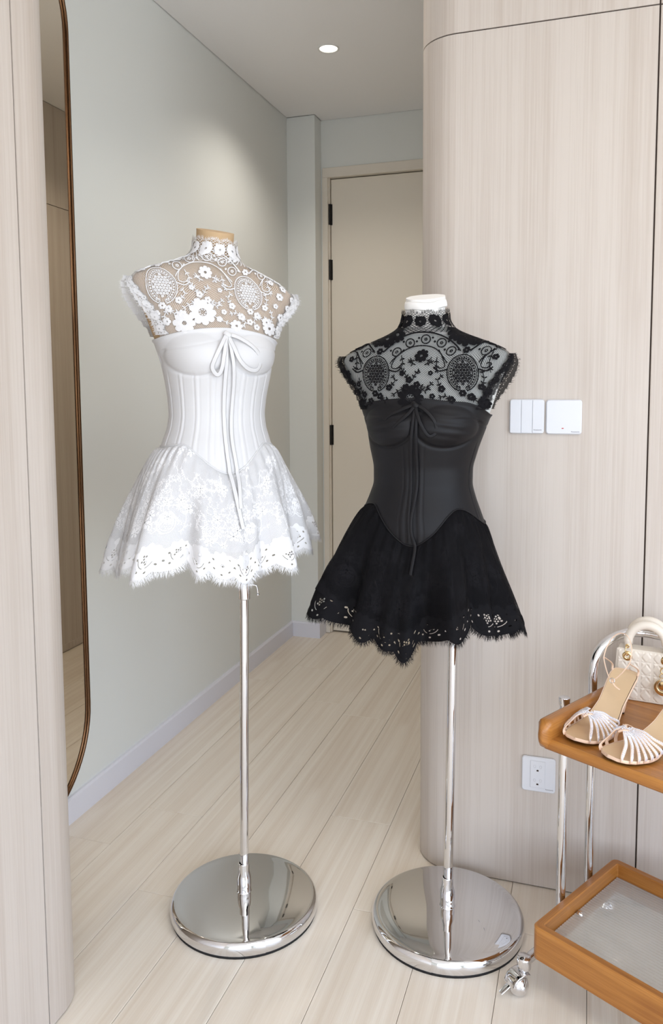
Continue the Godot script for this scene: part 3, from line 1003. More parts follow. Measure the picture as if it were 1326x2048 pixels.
	for q in [[[600, 470], [620, 505], [590, 480]], [[720, 470], [700, 505], [735, 490]], [[600, 597], [575, 560], [560, 540]], [[620, 600], [640, 560], [660, 545]], [[645, 625], [700, 640], [735, 610]], [[485, 640], [520, 600], [500, 570]], [[780, 650], [760, 600], [790, 570]], [[325, 680], [300, 650], [290, 580]], [[985, 640], [1000, 590], [990, 540]], [[430, 690], [460, 715], [480, 700]], [[370, 718], [340, 740], [320, 700]], [[930, 695], [960, 720], [990, 700]], [[830, 712], [800, 690], [760, 700]], [[750, 470], [752, 520], [760, 560]], [[545, 455], [560, 500], [545, 540]], [[260, 440], [275, 490], [270, 540]], [[1040, 440], [1030, 500], [1035, 560]], [[660, 640], [690, 660], [720, 640]], [[585, 640], [540, 660], [500, 690]], [[645, 700], [700, 735], [760, 760]], [[508, 740], [560, 720], [580, 700]], [[830, 712], [850, 745], [830, 775]], [[930, 695], [905, 735], [915, 770]], [[1006, 740], [1030, 700], [1020, 650]], [[430, 690], [410, 730], [420, 765]], [[325, 680], [335, 730], [330, 765]]]:
		var pts := []
		var good := true
		for e in q:
			var p: Vector2 = U.call(e[0], e[1])
			pts.append(p)
			if not ok.call(p): good = false
		if not good: continue
		b = MB.new()
		sprig(b, c, pts, 0.0065)
		put(parent, "sprig_motif", b.mesh(), m)

func make_dress(D: Dictionary) -> void:
	var P: Vector3 = D.at
	var to_eye := atan2(-P.x, -P.z)                     # the form's front is turned psi away from the way it faces the room
	var psi: float = D.psi
	var turn := to_eye + psi
	var body := Body.new(D.rows, psi, D.shear, D.sh0, D.sh1, D.forward)
	var r := RandomNumberGenerator.new()
	r.seed = D.seed
	var b: MB
	# ---------------- the stand and the form
	var t := thing("dress_form", D.form_label, "mannequin", P, turn)
	put(t, "stand_base", lathe([Vector2(0.0, 0.0445), Vector2(0.03, 0.044), Vector2(0.09, 0.0415), Vector2(0.13, 0.0385), Vector2(0.150, 0.0355), Vector2(0.158, 0.0335), Vector2(0.1605, 0.0345), Vector2(0.164, 0.0335), Vector2(0.1685, 0.0295), Vector2(0.171, 0.024), Vector2(0.1718, 0.017), Vector2(0.171, 0.010), Vector2(0.169, 0.006), Vector2(0.167, 0.005)], 96), M.chrome)
	for q in D.scuffs:                                   # scratches in the plating
		b = MB.new()
		sweep(b, [Vector3(q[0], 0.0405 + q[4], q[1]), Vector3((q[0] + q[2]) / 2 + 0.002, 0.0405 + q[4], (q[1] + q[3]) / 2), Vector3(q[2], 0.0405 + q[4], q[3])], [0.0002, 0.0011, 0.0002], 0.0004, 5, false, [Vector3.UP, Vector3.UP, Vector3.UP])
		put(t, "scuff_mark", b.mesh(), M.print)
	put(t, "base_pad", lathe([Vector2(0.166, 0.0055), Vector2(0.168, 0.0045), Vector2(0.168, 0.0), Vector2(0.0, 0.0)], 64), M.rubber)
	var lx: float = D.lean
	var pole := func(y: float) -> Vector3: return Vector3(lx * y * cos(psi), y, lx * y * sin(psi))
	put(t, "pole", tube([pole.call(0.04), pole.call(0.2), pole.call(0.5), pole.call(D.clamp)], 0.0103, 24), M.chrome)
	put(t, "inner_pole", tube([pole.call(D.clamp - 0.01), pole.call(0.9), pole.call(D.rows[0][0] + 0.02)], 0.0083, 24), M.chrome)
	put(t, "ferrule", lathe([Vector2(0.0107, 0.112), Vector2(0.0125, 0.110), Vector2(0.0128, 0.092), Vector2(0.0165, 0.078), Vector2(0.0170, 0.060), Vector2(0.0165, 0.058), Vector2(0.0165, 0.046), Vector2(0.0178, 0.0445), Vector2(0.0178, 0.043)], 32), M.chrome)
	var cl: Vector3 = pole.call(D.clamp)
	put(t, "clamp_collar", lathe([Vector2(0.0085, 0.006), Vector2(0.0120, 0.006), Vector2(0.0132, 0.004), Vector2(0.0132, -0.030), Vector2(0.0125, -0.032), Vector2(0.0100, -0.032)], 32, cl), M.chrome)
	var side := Vector3(cos(psi), 0, sin(psi))
	b = MB.new()
	sweep(b, crom([cl + side * 0.011, cl + side * 0.020, cl + side * 0.027 + Vector3(0, -0.002, 0), cl + side * 0.030 + Vector3(0, -0.010, 0), cl + side * 0.031 + Vector3(0, -0.021, 0)], 5), 0.0019, 0.0019, 10)
	add_lathe(b, [Vector2(0, -0.0036), Vector2(0.0026, -0.0026), Vector2(0.0036, 0), Vector2(0.0026, 0.0026), Vector2(0, 0.0036)], 12, Transform3D(Basis(), cl + side * 0.031 + Vector3(0, -0.023, 0)))
	put(t, "clamp_lever", b.mesh(), M.chrome)
	b = MB.new()
	var t1 := body.along(D.neck)
	around(b, 96, 150, func(u, v): return body.at(body.height_of(v * t1), u * TAU - PI, 0.0))
	var low := b.v(body.at(body.h0, 0, -body.val(body.f, body.h0)))
	for k in 96: b.tri(low, k + 1, k)
	put(t, "torso", b.mesh(), D.form)
	# neck block with a cut that slopes to the front
	b = MB.new()
	var top: float = D.top
	around(b, 64, 14, func(u, v):
		var th: float = u * TAU - PI
		var h := lerpf(D.neck - 0.015, top, v)
		var wob: float = (0.0012 * sin(th * 3.0 + v * 9.0) + 0.001 * sin(th * 7.0 - v * 14.0)) if D.wrap else 0.0
		var p := body.at(h, th, 0.0006 + wob * v)
		p.y -= (0.010 * cos(th) + 0.004) * v
		return p)
	var cap_first := 14 * 65
	var cc := b.v(body.at(top, 0, -body.val(body.f, top)) + Vector3(0, -0.003, 0))
	var ring := []
	for k in 65: ring.append(b.v(b.V[cap_first + k]))
	for k in 64: b.tri(cc, ring[k], ring[k + 1])
	put(t, "neck_block", b.mesh(), D.neck_mat)
	if D.wrap:                                            # folded hem of the stretch cover round the neck
		b = MB.new()
		var hem := []
		for k in 48:
			var th := TAU * k / 48.0
			var q := body.at(top - 0.014, th, 0.0016 + 0.0009 * sin(th * 5.0))
			q.y -= 0.010 * cos(th) + 0.004 + 0.0015 * sin(th * 4.0)
			hem.append(q)
		sweep(b, hem, 0.0022, 0.0085, 8, true)
		put(t, "cover_hem", b.mesh(), D.neck_mat)
	# ---------------- the dress
	var d := thing("lace_dress", D.dress_label, "dress", P, turn)
	var top_of: Callable = D.top_of
	var low_of: Callable = D.low_of
	# bodice with cups, seams and boning as real relief
	var cup_h: float = D.cup_h
	var cup_x: float = D.cup_x
	b = MB.new()
	var groove := func(dist: float, w: float) -> float: return exp(-dist * dist / (w * w))
	around(b, 300, 150, func(u, v):
		var th: float = u * TAU - PI
		var h := lerpf(low_of.call(th), top_of.call(th), v)
		var off := 0.0045
		var x: float = body.val(body.a, h) * sin(th)
		if cos(th) > -0.2:
			for s in [-1.0, 1.0]:
				var q := Vector2((x - s * cup_x) / 0.058, (h - cup_h) / 0.044)
				var l := q.length()
				if cos(th) > 0.0:
					off += 0.011 * maxf(0.0, 1.0 - l * l)                   # the cup's swell
					if q.y < 0.25: off -= 0.0028 * groove.call(l - 1.0, 0.07)    # underbust seam
					if q.y < 0.4 and l > 1.0 and l < 1.12: off -= 0.0
				var band: float = h - (top_of.call(th) - 0.026 - 0.004 * cos((x - s * cup_x) * 40.0))
				if absf(x - s * cup_x) < 0.07: off -= 0.0016 * groove.call(band, 0.0022) * 0.6
				if l < 1.0 and D.pleats:
					off += 0.0012 * sin(q.y * 17.0 + q.x * s * 4.0) * (1.0 - l)
		if h < cup_h - 0.03:                                                # boning channels
			var fade := clampf((cup_h - 0.03 - h) / 0.02, 0.0, 1.0)
			for bx in D.bones:
				var dd: float = (th - bx) * 0.105
				off += fade * (0.0009 * groove.call(dd, 0.0035) - 0.0011 * groove.call(absf(dd) - 0.0052, 0.0010))
		off += 0.0022 * groove.call(v - 1.0, 0.018)                         # rolled upper edge
		return body.at(h, th, off))
	var bodice := put(d, "bodice", b.mesh(), D.satin)
	b = MB.new()
	var edge := []
	for k in 120:
		var th := TAU * k / 120.0 - PI
		edge.append(body.at(low_of.call(th), th, 0.0056))
	sweep(b, edge, 0.0016, 0.0016, 6, true)
	put(bodice, "waist_piping", b.mesh(), D.satin)
	b = MB.new()
	edge = []
	for k in 120:
		var th := TAU * k / 120.0 - PI
		edge.append(body.at(top_of.call(th), th, 0.0052))
	sweep(b, edge, 0.0018, 0.0022, 6, true)
	put(bodice, "neckline_edge", b.mesh(), D.satin)
	# yoke net, front and back, open at the armholes
	var neck: float = D.neck
	var tip: float = D.tip
	var edge_of := func(h: float) -> float:             # where the armhole cuts the yoke
		if h >= tip: return PI / 2
		var q := clampf((tip - h) / (tip - D.under), 0.0, 1.0)
		return PI / 2 - 0.40 * pow(sin(q * PI * 0.62), 0.8)
	var tn := body.along(neck)
	var yoke: MeshInstance3D
	for back in [0, 1]:
		b = MB.new()
		around(b, 110, 90, func(u, v):
			var e := lerpf(-1.0, 1.0, u)
			var ta := body.along(top_of.call(e * 1.2) - 0.006)
			var h := body.height_of(lerpf(ta, tn, v))
			var th: float = e * edge_of.call(h) + (PI if back else 0.0)
			return body.at(h, th, 0.0045), false, Vector2(10.0, 8.0))
		var y := put(d, "lace_yoke" if back == 0 else "back_yoke", b.mesh(), D.net)
		if back == 0: yoke = y
	var low_x := func(x: float) -> float: return top_of.call(asin(clampf(x / 0.13, -1, 1)))
	yoke_motifs(yoke, body, D.lace, D.thread, low_x)
	# stand collar with scalloped flowers and lashes
	b = MB.new()
	var col := func(u: float, v: float) -> Vector3:
		var th := u * TAU - PI
		var h := lerpf(neck - 0.012, D.collar + 0.005 * absf(sin(th * 5.0)) - 0.006 * cos(th), v)
		return body.at(h, th, 0.0055 + 0.004 * v + 0.002 * (1.0 - v) * v)
	around(b, 120, 10, col, true, Vector2(5.0, 1.0))
	var collar := put(d, "lace_collar", b.mesh(), D.net)
	var cw := MB.new()
	for k in 360:
		var u := k / 360.0
		var p: Vector3 = col.call(u, 1.0)
		var side2: Vector3 = (col.call(u + 0.003, 1.0) - p).normalized()
		lashes(cw, p, (p - col.call(u, 0.8)).normalized(), side2, 0.0075, r)
	put(collar, "eyelash_fringe", cw.mesh(), D.thread).set_meta("kind", "stuff")
	for k in 11:
		var u0 := (k + 0.5) / 11.0
		b = MB.new()
		var rr: float = 0.0125 if k % 2 == 0 else 0.0108
		var first := 0
		var N := 40
		for q in [0.16, 0.3, 0.62, 1.0]:
			for s in N:
				var a := TAU * s / N
				var l: float = rr * q * (1.0 if q < 0.4 else 0.8 + 0.22 * sqrt(absf(cos(a * 4))))
				var p: Vector3 = col.call(u0 + cos(a) * l / (TAU * 0.046), clampf(0.62 + sin(a) * l / 0.036, 0.0, 1.05))
				var out := Vector3(p.x - body.val(body.cx, p.y), 0, p.z - body.val(body.cz, p.y)).normalized()
				b.v(p + out * (0.0015 if q < 1.0 else 0.0006))
		for j in 3:
			for s in N: b.quad(first + j * N + s, first + j * N + N + s, first + j * N + N + (s + 1) % N, first + j * N + (s + 1) % N)
		put(collar, "flower_motif", b.mesh(), D.thread)
	# dense flower work over the shoulder seams
	for s in [-1.0, 1.0]:
		for q in D.shoulder_flowers:
			b = MB.new()
			var first := 0
			var N := 32
			var ctr_t := lerpf(body.along(tip), tn, q[0])
			for ring_ in [0.15, 0.3, 0.65, 1.0]:
				for k in N:
					var a := TAU * k / N
					var l: float = q[2] * ring_ * (1.0 if ring_ < 0.5 else 0.88 + 0.14 * cos(a * 7))
					var h := body.height_of(clampf(ctr_t + cos(a) * l / body.run[body.n - 1], 0, tn))
					var rad := maxf(body.val(body.f, h), 0.03)
					var th: float = s * (PI / 2 - q[1]) - s * sin(a) * l / rad
					b.v(body.at(h, th, 0.0068))
			for j in 3:
				for k in N: b.quad(first + j * N + k, first + j * N + N + k, first + j * N + N + (k + 1) % N, first + j * N + (k + 1) % N)
			put(yoke, "shoulder_flower_motif", b.mesh(), D.thread)
	# armhole edgings: one in front lying on the chest, one behind standing off the form
	for s in [-1.0, 1.0]:
		for back in [0, 1]:
			b = MB.new()
			var fr := MB.new()
			var band := func(u: float, v: float) -> Vector3:
				var h := lerpf(tip + 0.002, D.under + 0.006, u)
				var e: float = edge_of.call(h)
				var wide := 0.036 + 0.004 * sin(u * 40.0)
				var rad := maxf(body.val(body.a, h), 0.05) * 0.9
				var th: float = e + (v - 0.80) * wide / rad
				var flare: float = (0.002 + 0.007 * v * sin(clampf(u * 1.15 + 0.12, 0, 1) * PI)) if back == 0 else (0.004 + 0.020 * v * sin(clampf(u + 0.1, 0, 1) * PI))
				flare *= D.flare
				var p := body.at(h, s * (th if back == 0 else PI - th), 0.0062 + flare * v)
				p += Vector3(0, 0.002 * sin(u * 60.0), 0) * v
				return p
			around(b, 90, 10, band, false, Vector2(3.0, 1.0))
			var bo := put(d, "armhole_edging", b.mesh(), D.border)
			for k in 90:
				var u := (k + r.randf()) / 90.0
				var p: Vector3 = band.call(u, 1.0)
				lashes(fr, p, (p - band.call(u, 0.8)).normalized(), (band.call(u + 0.01, 1.0) - p).normalized(), 0.0065, r)
			put(bo, "eyelash_fringe", fr.mesh(), D.thread).set_meta("kind", "stuff")
			if back == 0:
				for k in 5:
					b = MB.new()
					var u0 := (k + 0.5) / 5.0
					var N := 30
					for ring_ in [0.18, 0.35, 0.7, 1.0]:
						for q in N:
							var a := TAU * q / N
							var l: float = 0.0105 * ring_ * (1.0 if ring_ < 0.5 else 0.8 + 0.22 * sqrt(absf(cos(a * 3))))
							var p: Vector3 = band.call(u0 + cos(a) * l / 0.16, 0.45 + sin(a) * l / 0.036)
							b.v(p + Vector3(s * 0.0006, 0, 0.0012))
					for j in 3:
						for q in N: b.quad(j * N + q, j * N + N + q, j * N + N + (q + 1) % N, j * N + (q + 1) % N)
					put(bo, "flower_motif", b.mesh(), D.thread)
	# ---------------- skirt: gathered lace over a plain lining
	var hc := Vector2(D.hem_s * cos(psi), D.hem_s * sin(psi) + D.forward)
	var folds := []
	for k in 5: folds.append([[8, 13, 21, 5, 31][k], r.randf() * TAU, [0.016, 0.013, 0.005, 0.009, 0.002][k]])
	var hem_of: Callable = D.hem_of
	var skirt := func(th: float, v: float, inner: float, short: float) -> Vector3:
		var h0: float = low_of.call(th)
		var p0 := body.at(h0, th, 0.0035 - inner * 0.4)
		var h1: float = hem_of.call(th) + short
		var full := h0 - h1
		var g := pow(v, D.bell) * (0.45 + 0.55 * v) + (1.0 - v) * v * 0.5
		g = lerpf(pow(v, D.bell), v, 0.25)
		var wob := 0.0
		for q in folds: wob += q[2] * sin(q[0] * th + q[1] + 0.4 * sin(2.0 * th))
		if D.hem_back < 1.0: wob *= lerpf(0.4, 1.0, smoothstep(-0.3, 0.3, cos(th)))
		var gather := 0.0022 * sin(th * 47.0 + 2.0 * sin(th * 5.0)) * exp(-v * 5.0) * minf(v * 20.0, 1.0)
		var e := Vector2(hc.x + (D.hem_a - inner) * sin(th), hc.y + (D.hem_b * (1.0 if cos(th) > 0.0 else D.hem_back) - inner) * cos(th))
		var q2 := Vector2(p0.x, p0.z).lerp(e, g)
		var out := Vector2(sin(th), cos(th))
		q2 += out * (wob * D.fold * smoothstep(0.05, 1.0, v) + gather)
		return Vector3(q2.x, h0 - full * v, q2.y)
	var scallop := func(th: float) -> float: return 0.014 * absf(sin(th * 12.0 + 0.8 * sin(th * 3.0))) + D.ragged * (sin(th * 7.0 + 1.0) + 0.8 * sin(th * 11.0 + 2.0 * sin(th * 2.0)))
	b = MB.new()
	around(b, 560, 60, func(u, v):
		var th: float = u * TAU - PI
		var p: Vector3 = skirt.call(th, v, 0.0, 0.0)
		p.y -= scallop.call(th) * smoothstep(0.6, 1.0, v)
		return p, true, Vector2(7.0, 1.0))
	var sk := put(d, "lace_skirt", b.mesh(), D.lace_mat)
	b = MB.new()
	around(b, 280, 30, func(u, v):
		var th: float = u * TAU - PI
		var most: float = 1.0 - D.lining_short / (low_of.call(th) - hem_of.call(th))
		return skirt.call(th, v * most, 0.005, 0.0))
	put(d, "skirt_lining", b.mesh(), D.lining)
	# scattered raised flowers on the skirt and the big ones along its border
	for k in 30:
		var th: float = (k + 0.5) / 30.0 * TAU
		var v0 := r.randf_range(0.80, 0.93)
		var rr: float = r.randf_range(0.011, 0.020)
		b = MB.new()
		var N := 36
		for q in [0.2, 0.4, 0.75, 1.0]:
			for s in N:
				var a := TAU * s / N
				var l: float = rr * q * (1.0 if q < 0.5 else 0.8 + 0.22 * sqrt(absf(cos(a * 4))))
				var tt := th + cos(a) * l / (0.13 + 0.08 * v0)
				var vv := clampf(v0 + sin(a) * l / 0.25, 0.0, 1.0)
				var p: Vector3 = skirt.call(tt, vv, -0.0016 if q < 1.0 else -0.0006, 0.0)
				p.y -= scallop.call(tt) * smoothstep(0.6, 1.0, vv)
				b.v(p)
		for j in 3:
			for s in N: b.quad(j * N + s, j * N + N + s, j * N + N + (s + 1) % N, j * N + (s + 1) % N)
		put(sk, "rosette_motif", b.mesh(), D.thread)
	b = MB.new()
	for k in 4200:
		var th := TAU * (k + r.randf()) / 4200.0
		var p: Vector3 = skirt.call(th, 1.0, 0.0, 0.0)
		p.y -= scallop.call(th)
		var p2: Vector3 = skirt.call(th + 0.01, 1.0, 0.0, 0.0)
		p2.y -= scallop.call(th + 0.01)
		var sd := (p2 - p).normalized()
		var dn := Vector3(0.15 * sin(th), -1, 0.15 * cos(th))
		lashes(b, p + Vector3(0, 0.002, 0), (dn - sd * dn.dot(sd) * 0.7).normalized(), sd, D.lash, r)
	put(sk, "eyelash_fringe", b.mesh(), D.thread).set_meta("kind", "stuff")
	# ---------------- bow: knot, two loops and two long tails lying on the front
	var bow := Node3D.new()
	bow.name = "ribbon_bow"
	d.add_child(bow)
	for q in D.ribbons:
		var ps := []
		var ups := []
		var rx := []
		var pts := []
		for e in q[1]: pts.append(Vector3(e[0], e[1], e[2]))
		var path := crom(pts, 8)
		for e in path:
			var p: Vector3
			var n: Vector3
			if e.y > D.waist_low:
				p = body.front(e.x, e.y, e.z)
				n = body.normal(e.x, e.y)
			else:
				p = body.front(e.x, D.waist_low, e.z)
				p.y = e.y
				var tt := asin(clampf(e.x / 0.2, -1, 1))
				var vv := clampf((low_of.call(tt) - e.y) / (low_of.call(tt) - hem_of.call(tt)), 0, 1)
				var sp: Vector3 = skirt.call(tt, vv, 0.0, 0.0)
				p.z = maxf(sp.z + e.z - 0.002, p.z)
				n = Vector3(0, 0.2, 1).normalized()
			ps.append(p); ups.append(n)
			rx.append(q[2])
		b = MB.new()
		sweep(b, ps, rx, q[3], 8, false, ups)
		put(bow, q[0], b.mesh(), D.satin)

func build_dresses() -> void:
	var wig := func(th: float, pts: Array) -> float:      # smooth curve through [angle, height] round the body
		th = wrapf(th, -PI, PI)
		for k in pts.size() - 1:
			if th <= pts[k + 1][0]:
				return lerpf(pts[k][1], pts[k + 1][1], smoothstep(0.0, 1.0, (th - pts[k][0]) / (pts[k + 1][0] - pts[k][0])))
		return pts[pts.size() - 1][1]
	var white_top := func(th: float) -> float: return wig.call(th, [[-PI, 1.30], [-PI / 2, 1.318], [0.0, 1.342], [PI / 2, 1.316], [PI, 1.30]])
	var white_low := func(th: float) -> float: return wig.call(th, [[-PI, 1.09], [-PI / 2, 1.092], [-0.85, 1.100], [0.0, 1.038], [0.85, 1.098], [PI / 2, 1.088], [PI, 1.09]])
	var white_hem := func(th: float) -> float: return wig.call(th, [[-PI, 0.86], [-PI / 2, 0.842], [-0.5, 0.862], [0.0, 0.842], [0.35, 0.845], [1.0, 0.868], [PI / 2, 0.876], [PI, 0.86]])
	var rows := [
		[1.030, -0.160, 0.075, 0.100, 0.100], [1.050, -0.1680, 0.080, 0.104, 0.104], [1.080, -0.1650, 0.0750, 0.100, 0.100], [1.100, -0.1600, 0.0690, 0.097, 0.095], [1.130, -0.1478, 0.0601, 0.086, 0.082],
		[1.160, -0.1424, 0.0567, 0.082, 0.076], [1.200, -0.1450, 0.0616, 0.086, 0.078], [1.240, -0.1512, 0.0700, 0.098, 0.082], [1.270, -0.1570, 0.0770, 0.106, 0.086], [1.300, -0.1660, 0.0830, 0.104, 0.088],
		[1.320, -0.1726, 0.0864, 0.097, 0.088], [1.360, -0.1870, 0.1000, 0.080, 0.086], [1.400, -0.2040, 0.1180, 0.066, 0.080], [1.420, -0.2120, 0.1260, 0.058, 0.072], [1.430, -0.2160, 0.1290, 0.053, 0.066],
		[1.440, -0.2140, 0.1260, 0.049, 0.060], [1.450, -0.2080, 0.1130, 0.047, 0.056], [1.460, -0.1934, 0.0944, 0.046, 0.054], [1.470, -0.1700, 0.0720, 0.045, 0.052], [1.480, -0.1430, 0.0470, 0.043, 0.050], [1.490, -0.1131, 0.0202, 0.042, 0.048],
		[1.500, -0.0920, 0.0060, 0.041, 0.044], [1.520, -0.0806, -0.0018, 0.039, 0.040], [1.565, -0.0795, 0.0005, 0.039, 0.040]]
	make_dress({
		"at": Vector3(-0.744, 0, -1.60), "psi": 0.26, "shear": -0.07, "sh0": 1.30, "sh1": 1.42, "forward": 0.0, "seed": 21, "scuffs": [], "lean": 0.014, "clamp": 0.772, "rows": rows, "neck": 1.497, "top": 1.562, "wrap": false, "flare": 1.0, "ragged": 0.005, "lash": 0.017,
		"form": M.tan, "neck_mat": M.tan, "form_label": "tan dress form on a round chrome stand, wearing the white dress", "dress_label": "short white lace dress with satin corset bodice and ribbon bow",
		"top_of": white_top, "low_of": white_low, "hem_of": white_hem, "cup_h": 1.288, "cup_x": 0.062, "pleats": false, "bones": [-1.9, -1.35, -0.95, -0.6, -0.3, -0.09, 0.09, 0.3, 0.6, 0.95, 1.35, 1.9],
		"satin": M.white_satin, "net": M.white_net, "thread": M.white_thread, "border": M.white_border, "lace_mat": M.white_lace, "lining": M.white_lining, "lace": Vector2(-0.030, 1.425), "tip": 1.440, "under": 1.322, "collar": 1.532,
		"shoulder_flowers": [[0.75, 0.35, 0.014], [0.45, 0.25, 0.013], [0.2, 0.2, 0.012]],
		"hem_s": -0.059, "hem_back": 1.0, "hem_a": 0.222, "hem_b": 0.185, "bell": 0.55, "fold": 0.95, "lining_short": 0.042, "waist_low": 1.05,
		"ribbons": [
			["knot", [[-0.004, 1.334, 0.010], [0.0, 1.330, 0.012], [0.006, 1.326, 0.010]], 0.006, 0.004],
			["loop", [[0.001, 1.331, 0.011], [0.024, 1.322, 0.014], [0.048, 1.302, 0.016], [0.062, 1.278, 0.014], [0.056, 1.256, 0.012], [0.036, 1.258, 0.012], [0.018, 1.276, 0.013], [0.008, 1.305, 0.012], [0.001, 1.330, 0.011]], 0.0046, 0.0006],
			["loop", [[0.0, 1.331, 0.011], [-0.012, 1.312, 0.014], [-0.026, 1.285, 0.015], [-0.034, 1.262, 0.013], [-0.026, 1.246, 0.013], [-0.018, 1.252, 0.013], [-0.012, 1.285, 0.013], [-0.002, 1.328, 0.012]], 0.0044, 0.0006],
			["tail", [[0.0, 1.330, 0.011], [-0.006, 1.30, 0.010], [-0.008, 1.24, 0.009], [-0.006, 1.15, 0.008], [-0.002, 1.06, 0.008], [0.004, 0.99, 0.008], [0.010, 0.93, 0.008]], 0.0044, 0.0005],
			["tail", [[0.002, 1.330, 0.011], [0.004, 1.29, 0.011], [0.010, 1.22, 0.009], [0.008, 1.12, 0.009], [0.014, 1.04, 0.009], [0.010, 0.97, 0.009]], 0.0042, 0.0005]]})
	var black_top := func(th: float) -> float: return wig.call(th, [[-PI, 1.15], [-PI / 2, 1.176], [0.0, 1.194], [0.6, 1.186], [PI / 2, 1.158], [PI, 1.15]])
	var black_low := func(th: float) -> float: return wig.call(th, [[-PI, 0.94], [-PI / 2, 0.956], [-0.85, 0.972], [0.0, 0.893], [0.85, 0.968], [PI / 2, 0.93], [PI, 0.94]])
	var black_hem := func(th: float) -> float: return wig.call(th, [[-PI, 0.75], [-PI / 2, 0.765], [-0.9, 0.765], [-0.45, 0.715], [0.0, 0.700], [0.3, 0.715], [0.75, 0.745], [1.1, 0.730], [PI / 2, 0.702], [PI, 0.75]])
	rows = [
		[0.890, -0.180, 0.066, 0.102, 0.102], [0.920, -0.1880, 0.0745, 0.106, 0.104], [0.950, -0.1820, 0.0640, 0.101, 0.098], [0.980, -0.1690, 0.0530, 0.092, 0.088], [1.010, -0.1580, 0.0445, 0.084, 0.078], [1.050, -0.1581, 0.0454, 0.084, 0.076],
		[1.090, -0.1663, 0.0571, 0.096, 0.080], [1.120, -0.1720, 0.0680, 0.105, 0.084], [1.150, -0.1790, 0.0790, 0.105, 0.086], [1.180, -0.1890, 0.0890, 0.094, 0.087], [1.220, -0.2080, 0.1010, 0.076, 0.084], [1.250, -0.2240, 0.1120, 0.064, 0.078],
		[1.270, -0.2320, 0.1190, 0.056, 0.070], [1.280, -0.2330, 0.1200, 0.052, 0.064], [1.290, -0.2220, 0.1170, 0.049, 0.058], [1.300, -0.2009, 0.1000, 0.047, 0.055], [1.310, -0.1777, 0.0770, 0.046, 0.053], [1.320, -0.1510, 0.0510, 0.045, 0.051],
		[1.330, -0.1253, 0.0237, 0.044, 0.049], [1.340, -0.1087, 0.0050, 0.043, 0.046], [1.350, -0.0986, -0.0050, 0.042, 0.043], [1.360, -0.0945, -0.0105, 0.040, 0.041], [1.415, -0.0937, -0.0125, 0.039, 0.041]]
	make_dress({
		"at": Vector3(-0.281, 0, -1.69), "psi": -0.19, "shear": 0.0, "sh0": 1.15, "sh1": 1.27, "forward": 0.012, "seed": 33, "scuffs": [[0.060, 0.012, 0.078, 0.030, 0.0012], [0.080, 0.032, 0.092, 0.052, 0.0]], "lean": 0.012, "clamp": 0.80, "rows": rows, "neck": 1.342, "top": 1.412, "wrap": true, "flare": 0.8, "ragged": 0.010, "lash": 0.013,
		"form": M.cover_grey, "neck_mat": M.cover_white, "form_label": "white covered dress form on a round chrome stand, wearing the black dress", "dress_label": "short black lace dress with satin corset bodice and ribbon bow",
		"top_of": black_top, "low_of": black_low, "hem_of": black_hem, "cup_h": 1.138, "cup_x": 0.060, "pleats": true, "bones": [-1.35, -0.14, 0.14, 1.35],
		"satin": M.black_satin, "net": M.black_net, "thread": M.black_thread, "border": M.black_border, "lace_mat": M.black_lace, "lining": M.black_lining, "lace": Vector2(0.002, 1.246), "tip": 1.284, "under": 1.165, "collar": 1.372,
		"shoulder_flowers": [[0.95, 0.30, 0.020], [0.78, 0.35, 0.021], [0.6, 0.3, 0.020], [0.4, 0.1, 0.013], [0.2, 0.05, 0.013]],
		"hem_s": -0.076, "hem_back": 0.88, "hem_a": 0.222, "hem_b": 0.17, "bell": 0.72, "fold": 1.1, "lining_short": 0.026, "waist_low": 0.905,
		"ribbons": [
			["knot", [[-0.004, 1.186, 0.010], [0.0, 1.182, 0.012], [0.006, 1.178, 0.010]], 0.006, 0.004],
			["loop", [[0.0, 1.184, 0.011], [-0.026, 1.172, 0.014], [-0.052, 1.158, 0.014], [-0.060, 1.140, 0.013], [-0.050, 1.128, 0.013], [-0.030, 1.146, 0.013], [-0.010, 1.166, 0.013], [0.0, 1.182, 0.012]], 0.0036, 0.0007],
			["loop", [[0.0, 1.184, 0.011], [0.020, 1.172, 0.014], [0.038, 1.150, 0.014], [0.042, 1.128, 0.013], [0.030, 1.120, 0.013], [0.016, 1.140, 0.013], [0.006, 1.164, 0.013], [0.0, 1.182, 0.012]], 0.0036, 0.0007],
			["tail", [[0.0, 1.182, 0.011], [-0.003, 1.12, 0.009], [-0.004, 1.02, 0.008], [-0.002, 0.90, 0.008]], 0.0032, 0.0006],
			["tail", [[0.003, 1.182, 0.011], [0.006, 1.12, 0.010], [0.008, 1.02, 0.009], [0.002, 0.93, 0.009], [0.010, 0.89, 0.009], [0.006, 0.84, 0.008]], 0.0032, 0.0006]]})

# ---------------------------------------------------------------- bar cart, bag and sandals
const CART_AT := Vector3(-0.086, 0, -1.53)
const CART_TURN := -0.515

func on_cart(x: float, y: float, z: float) -> Vector3:
	return CART_AT + Basis(Vector3.UP, CART_TURN) * Vector3(x, y, z)

func wood_uv(b: MB, along_x: bool) -> void:            # lets the grain run along the long side
	for k in b.V.size():
		var p := b.V[k]
		b.UV[k] = Vector2(p.z + p.y * 1.3, p.x * 1.0) if along_x else Vector2(p.x + p.y * 1.3, p.z)

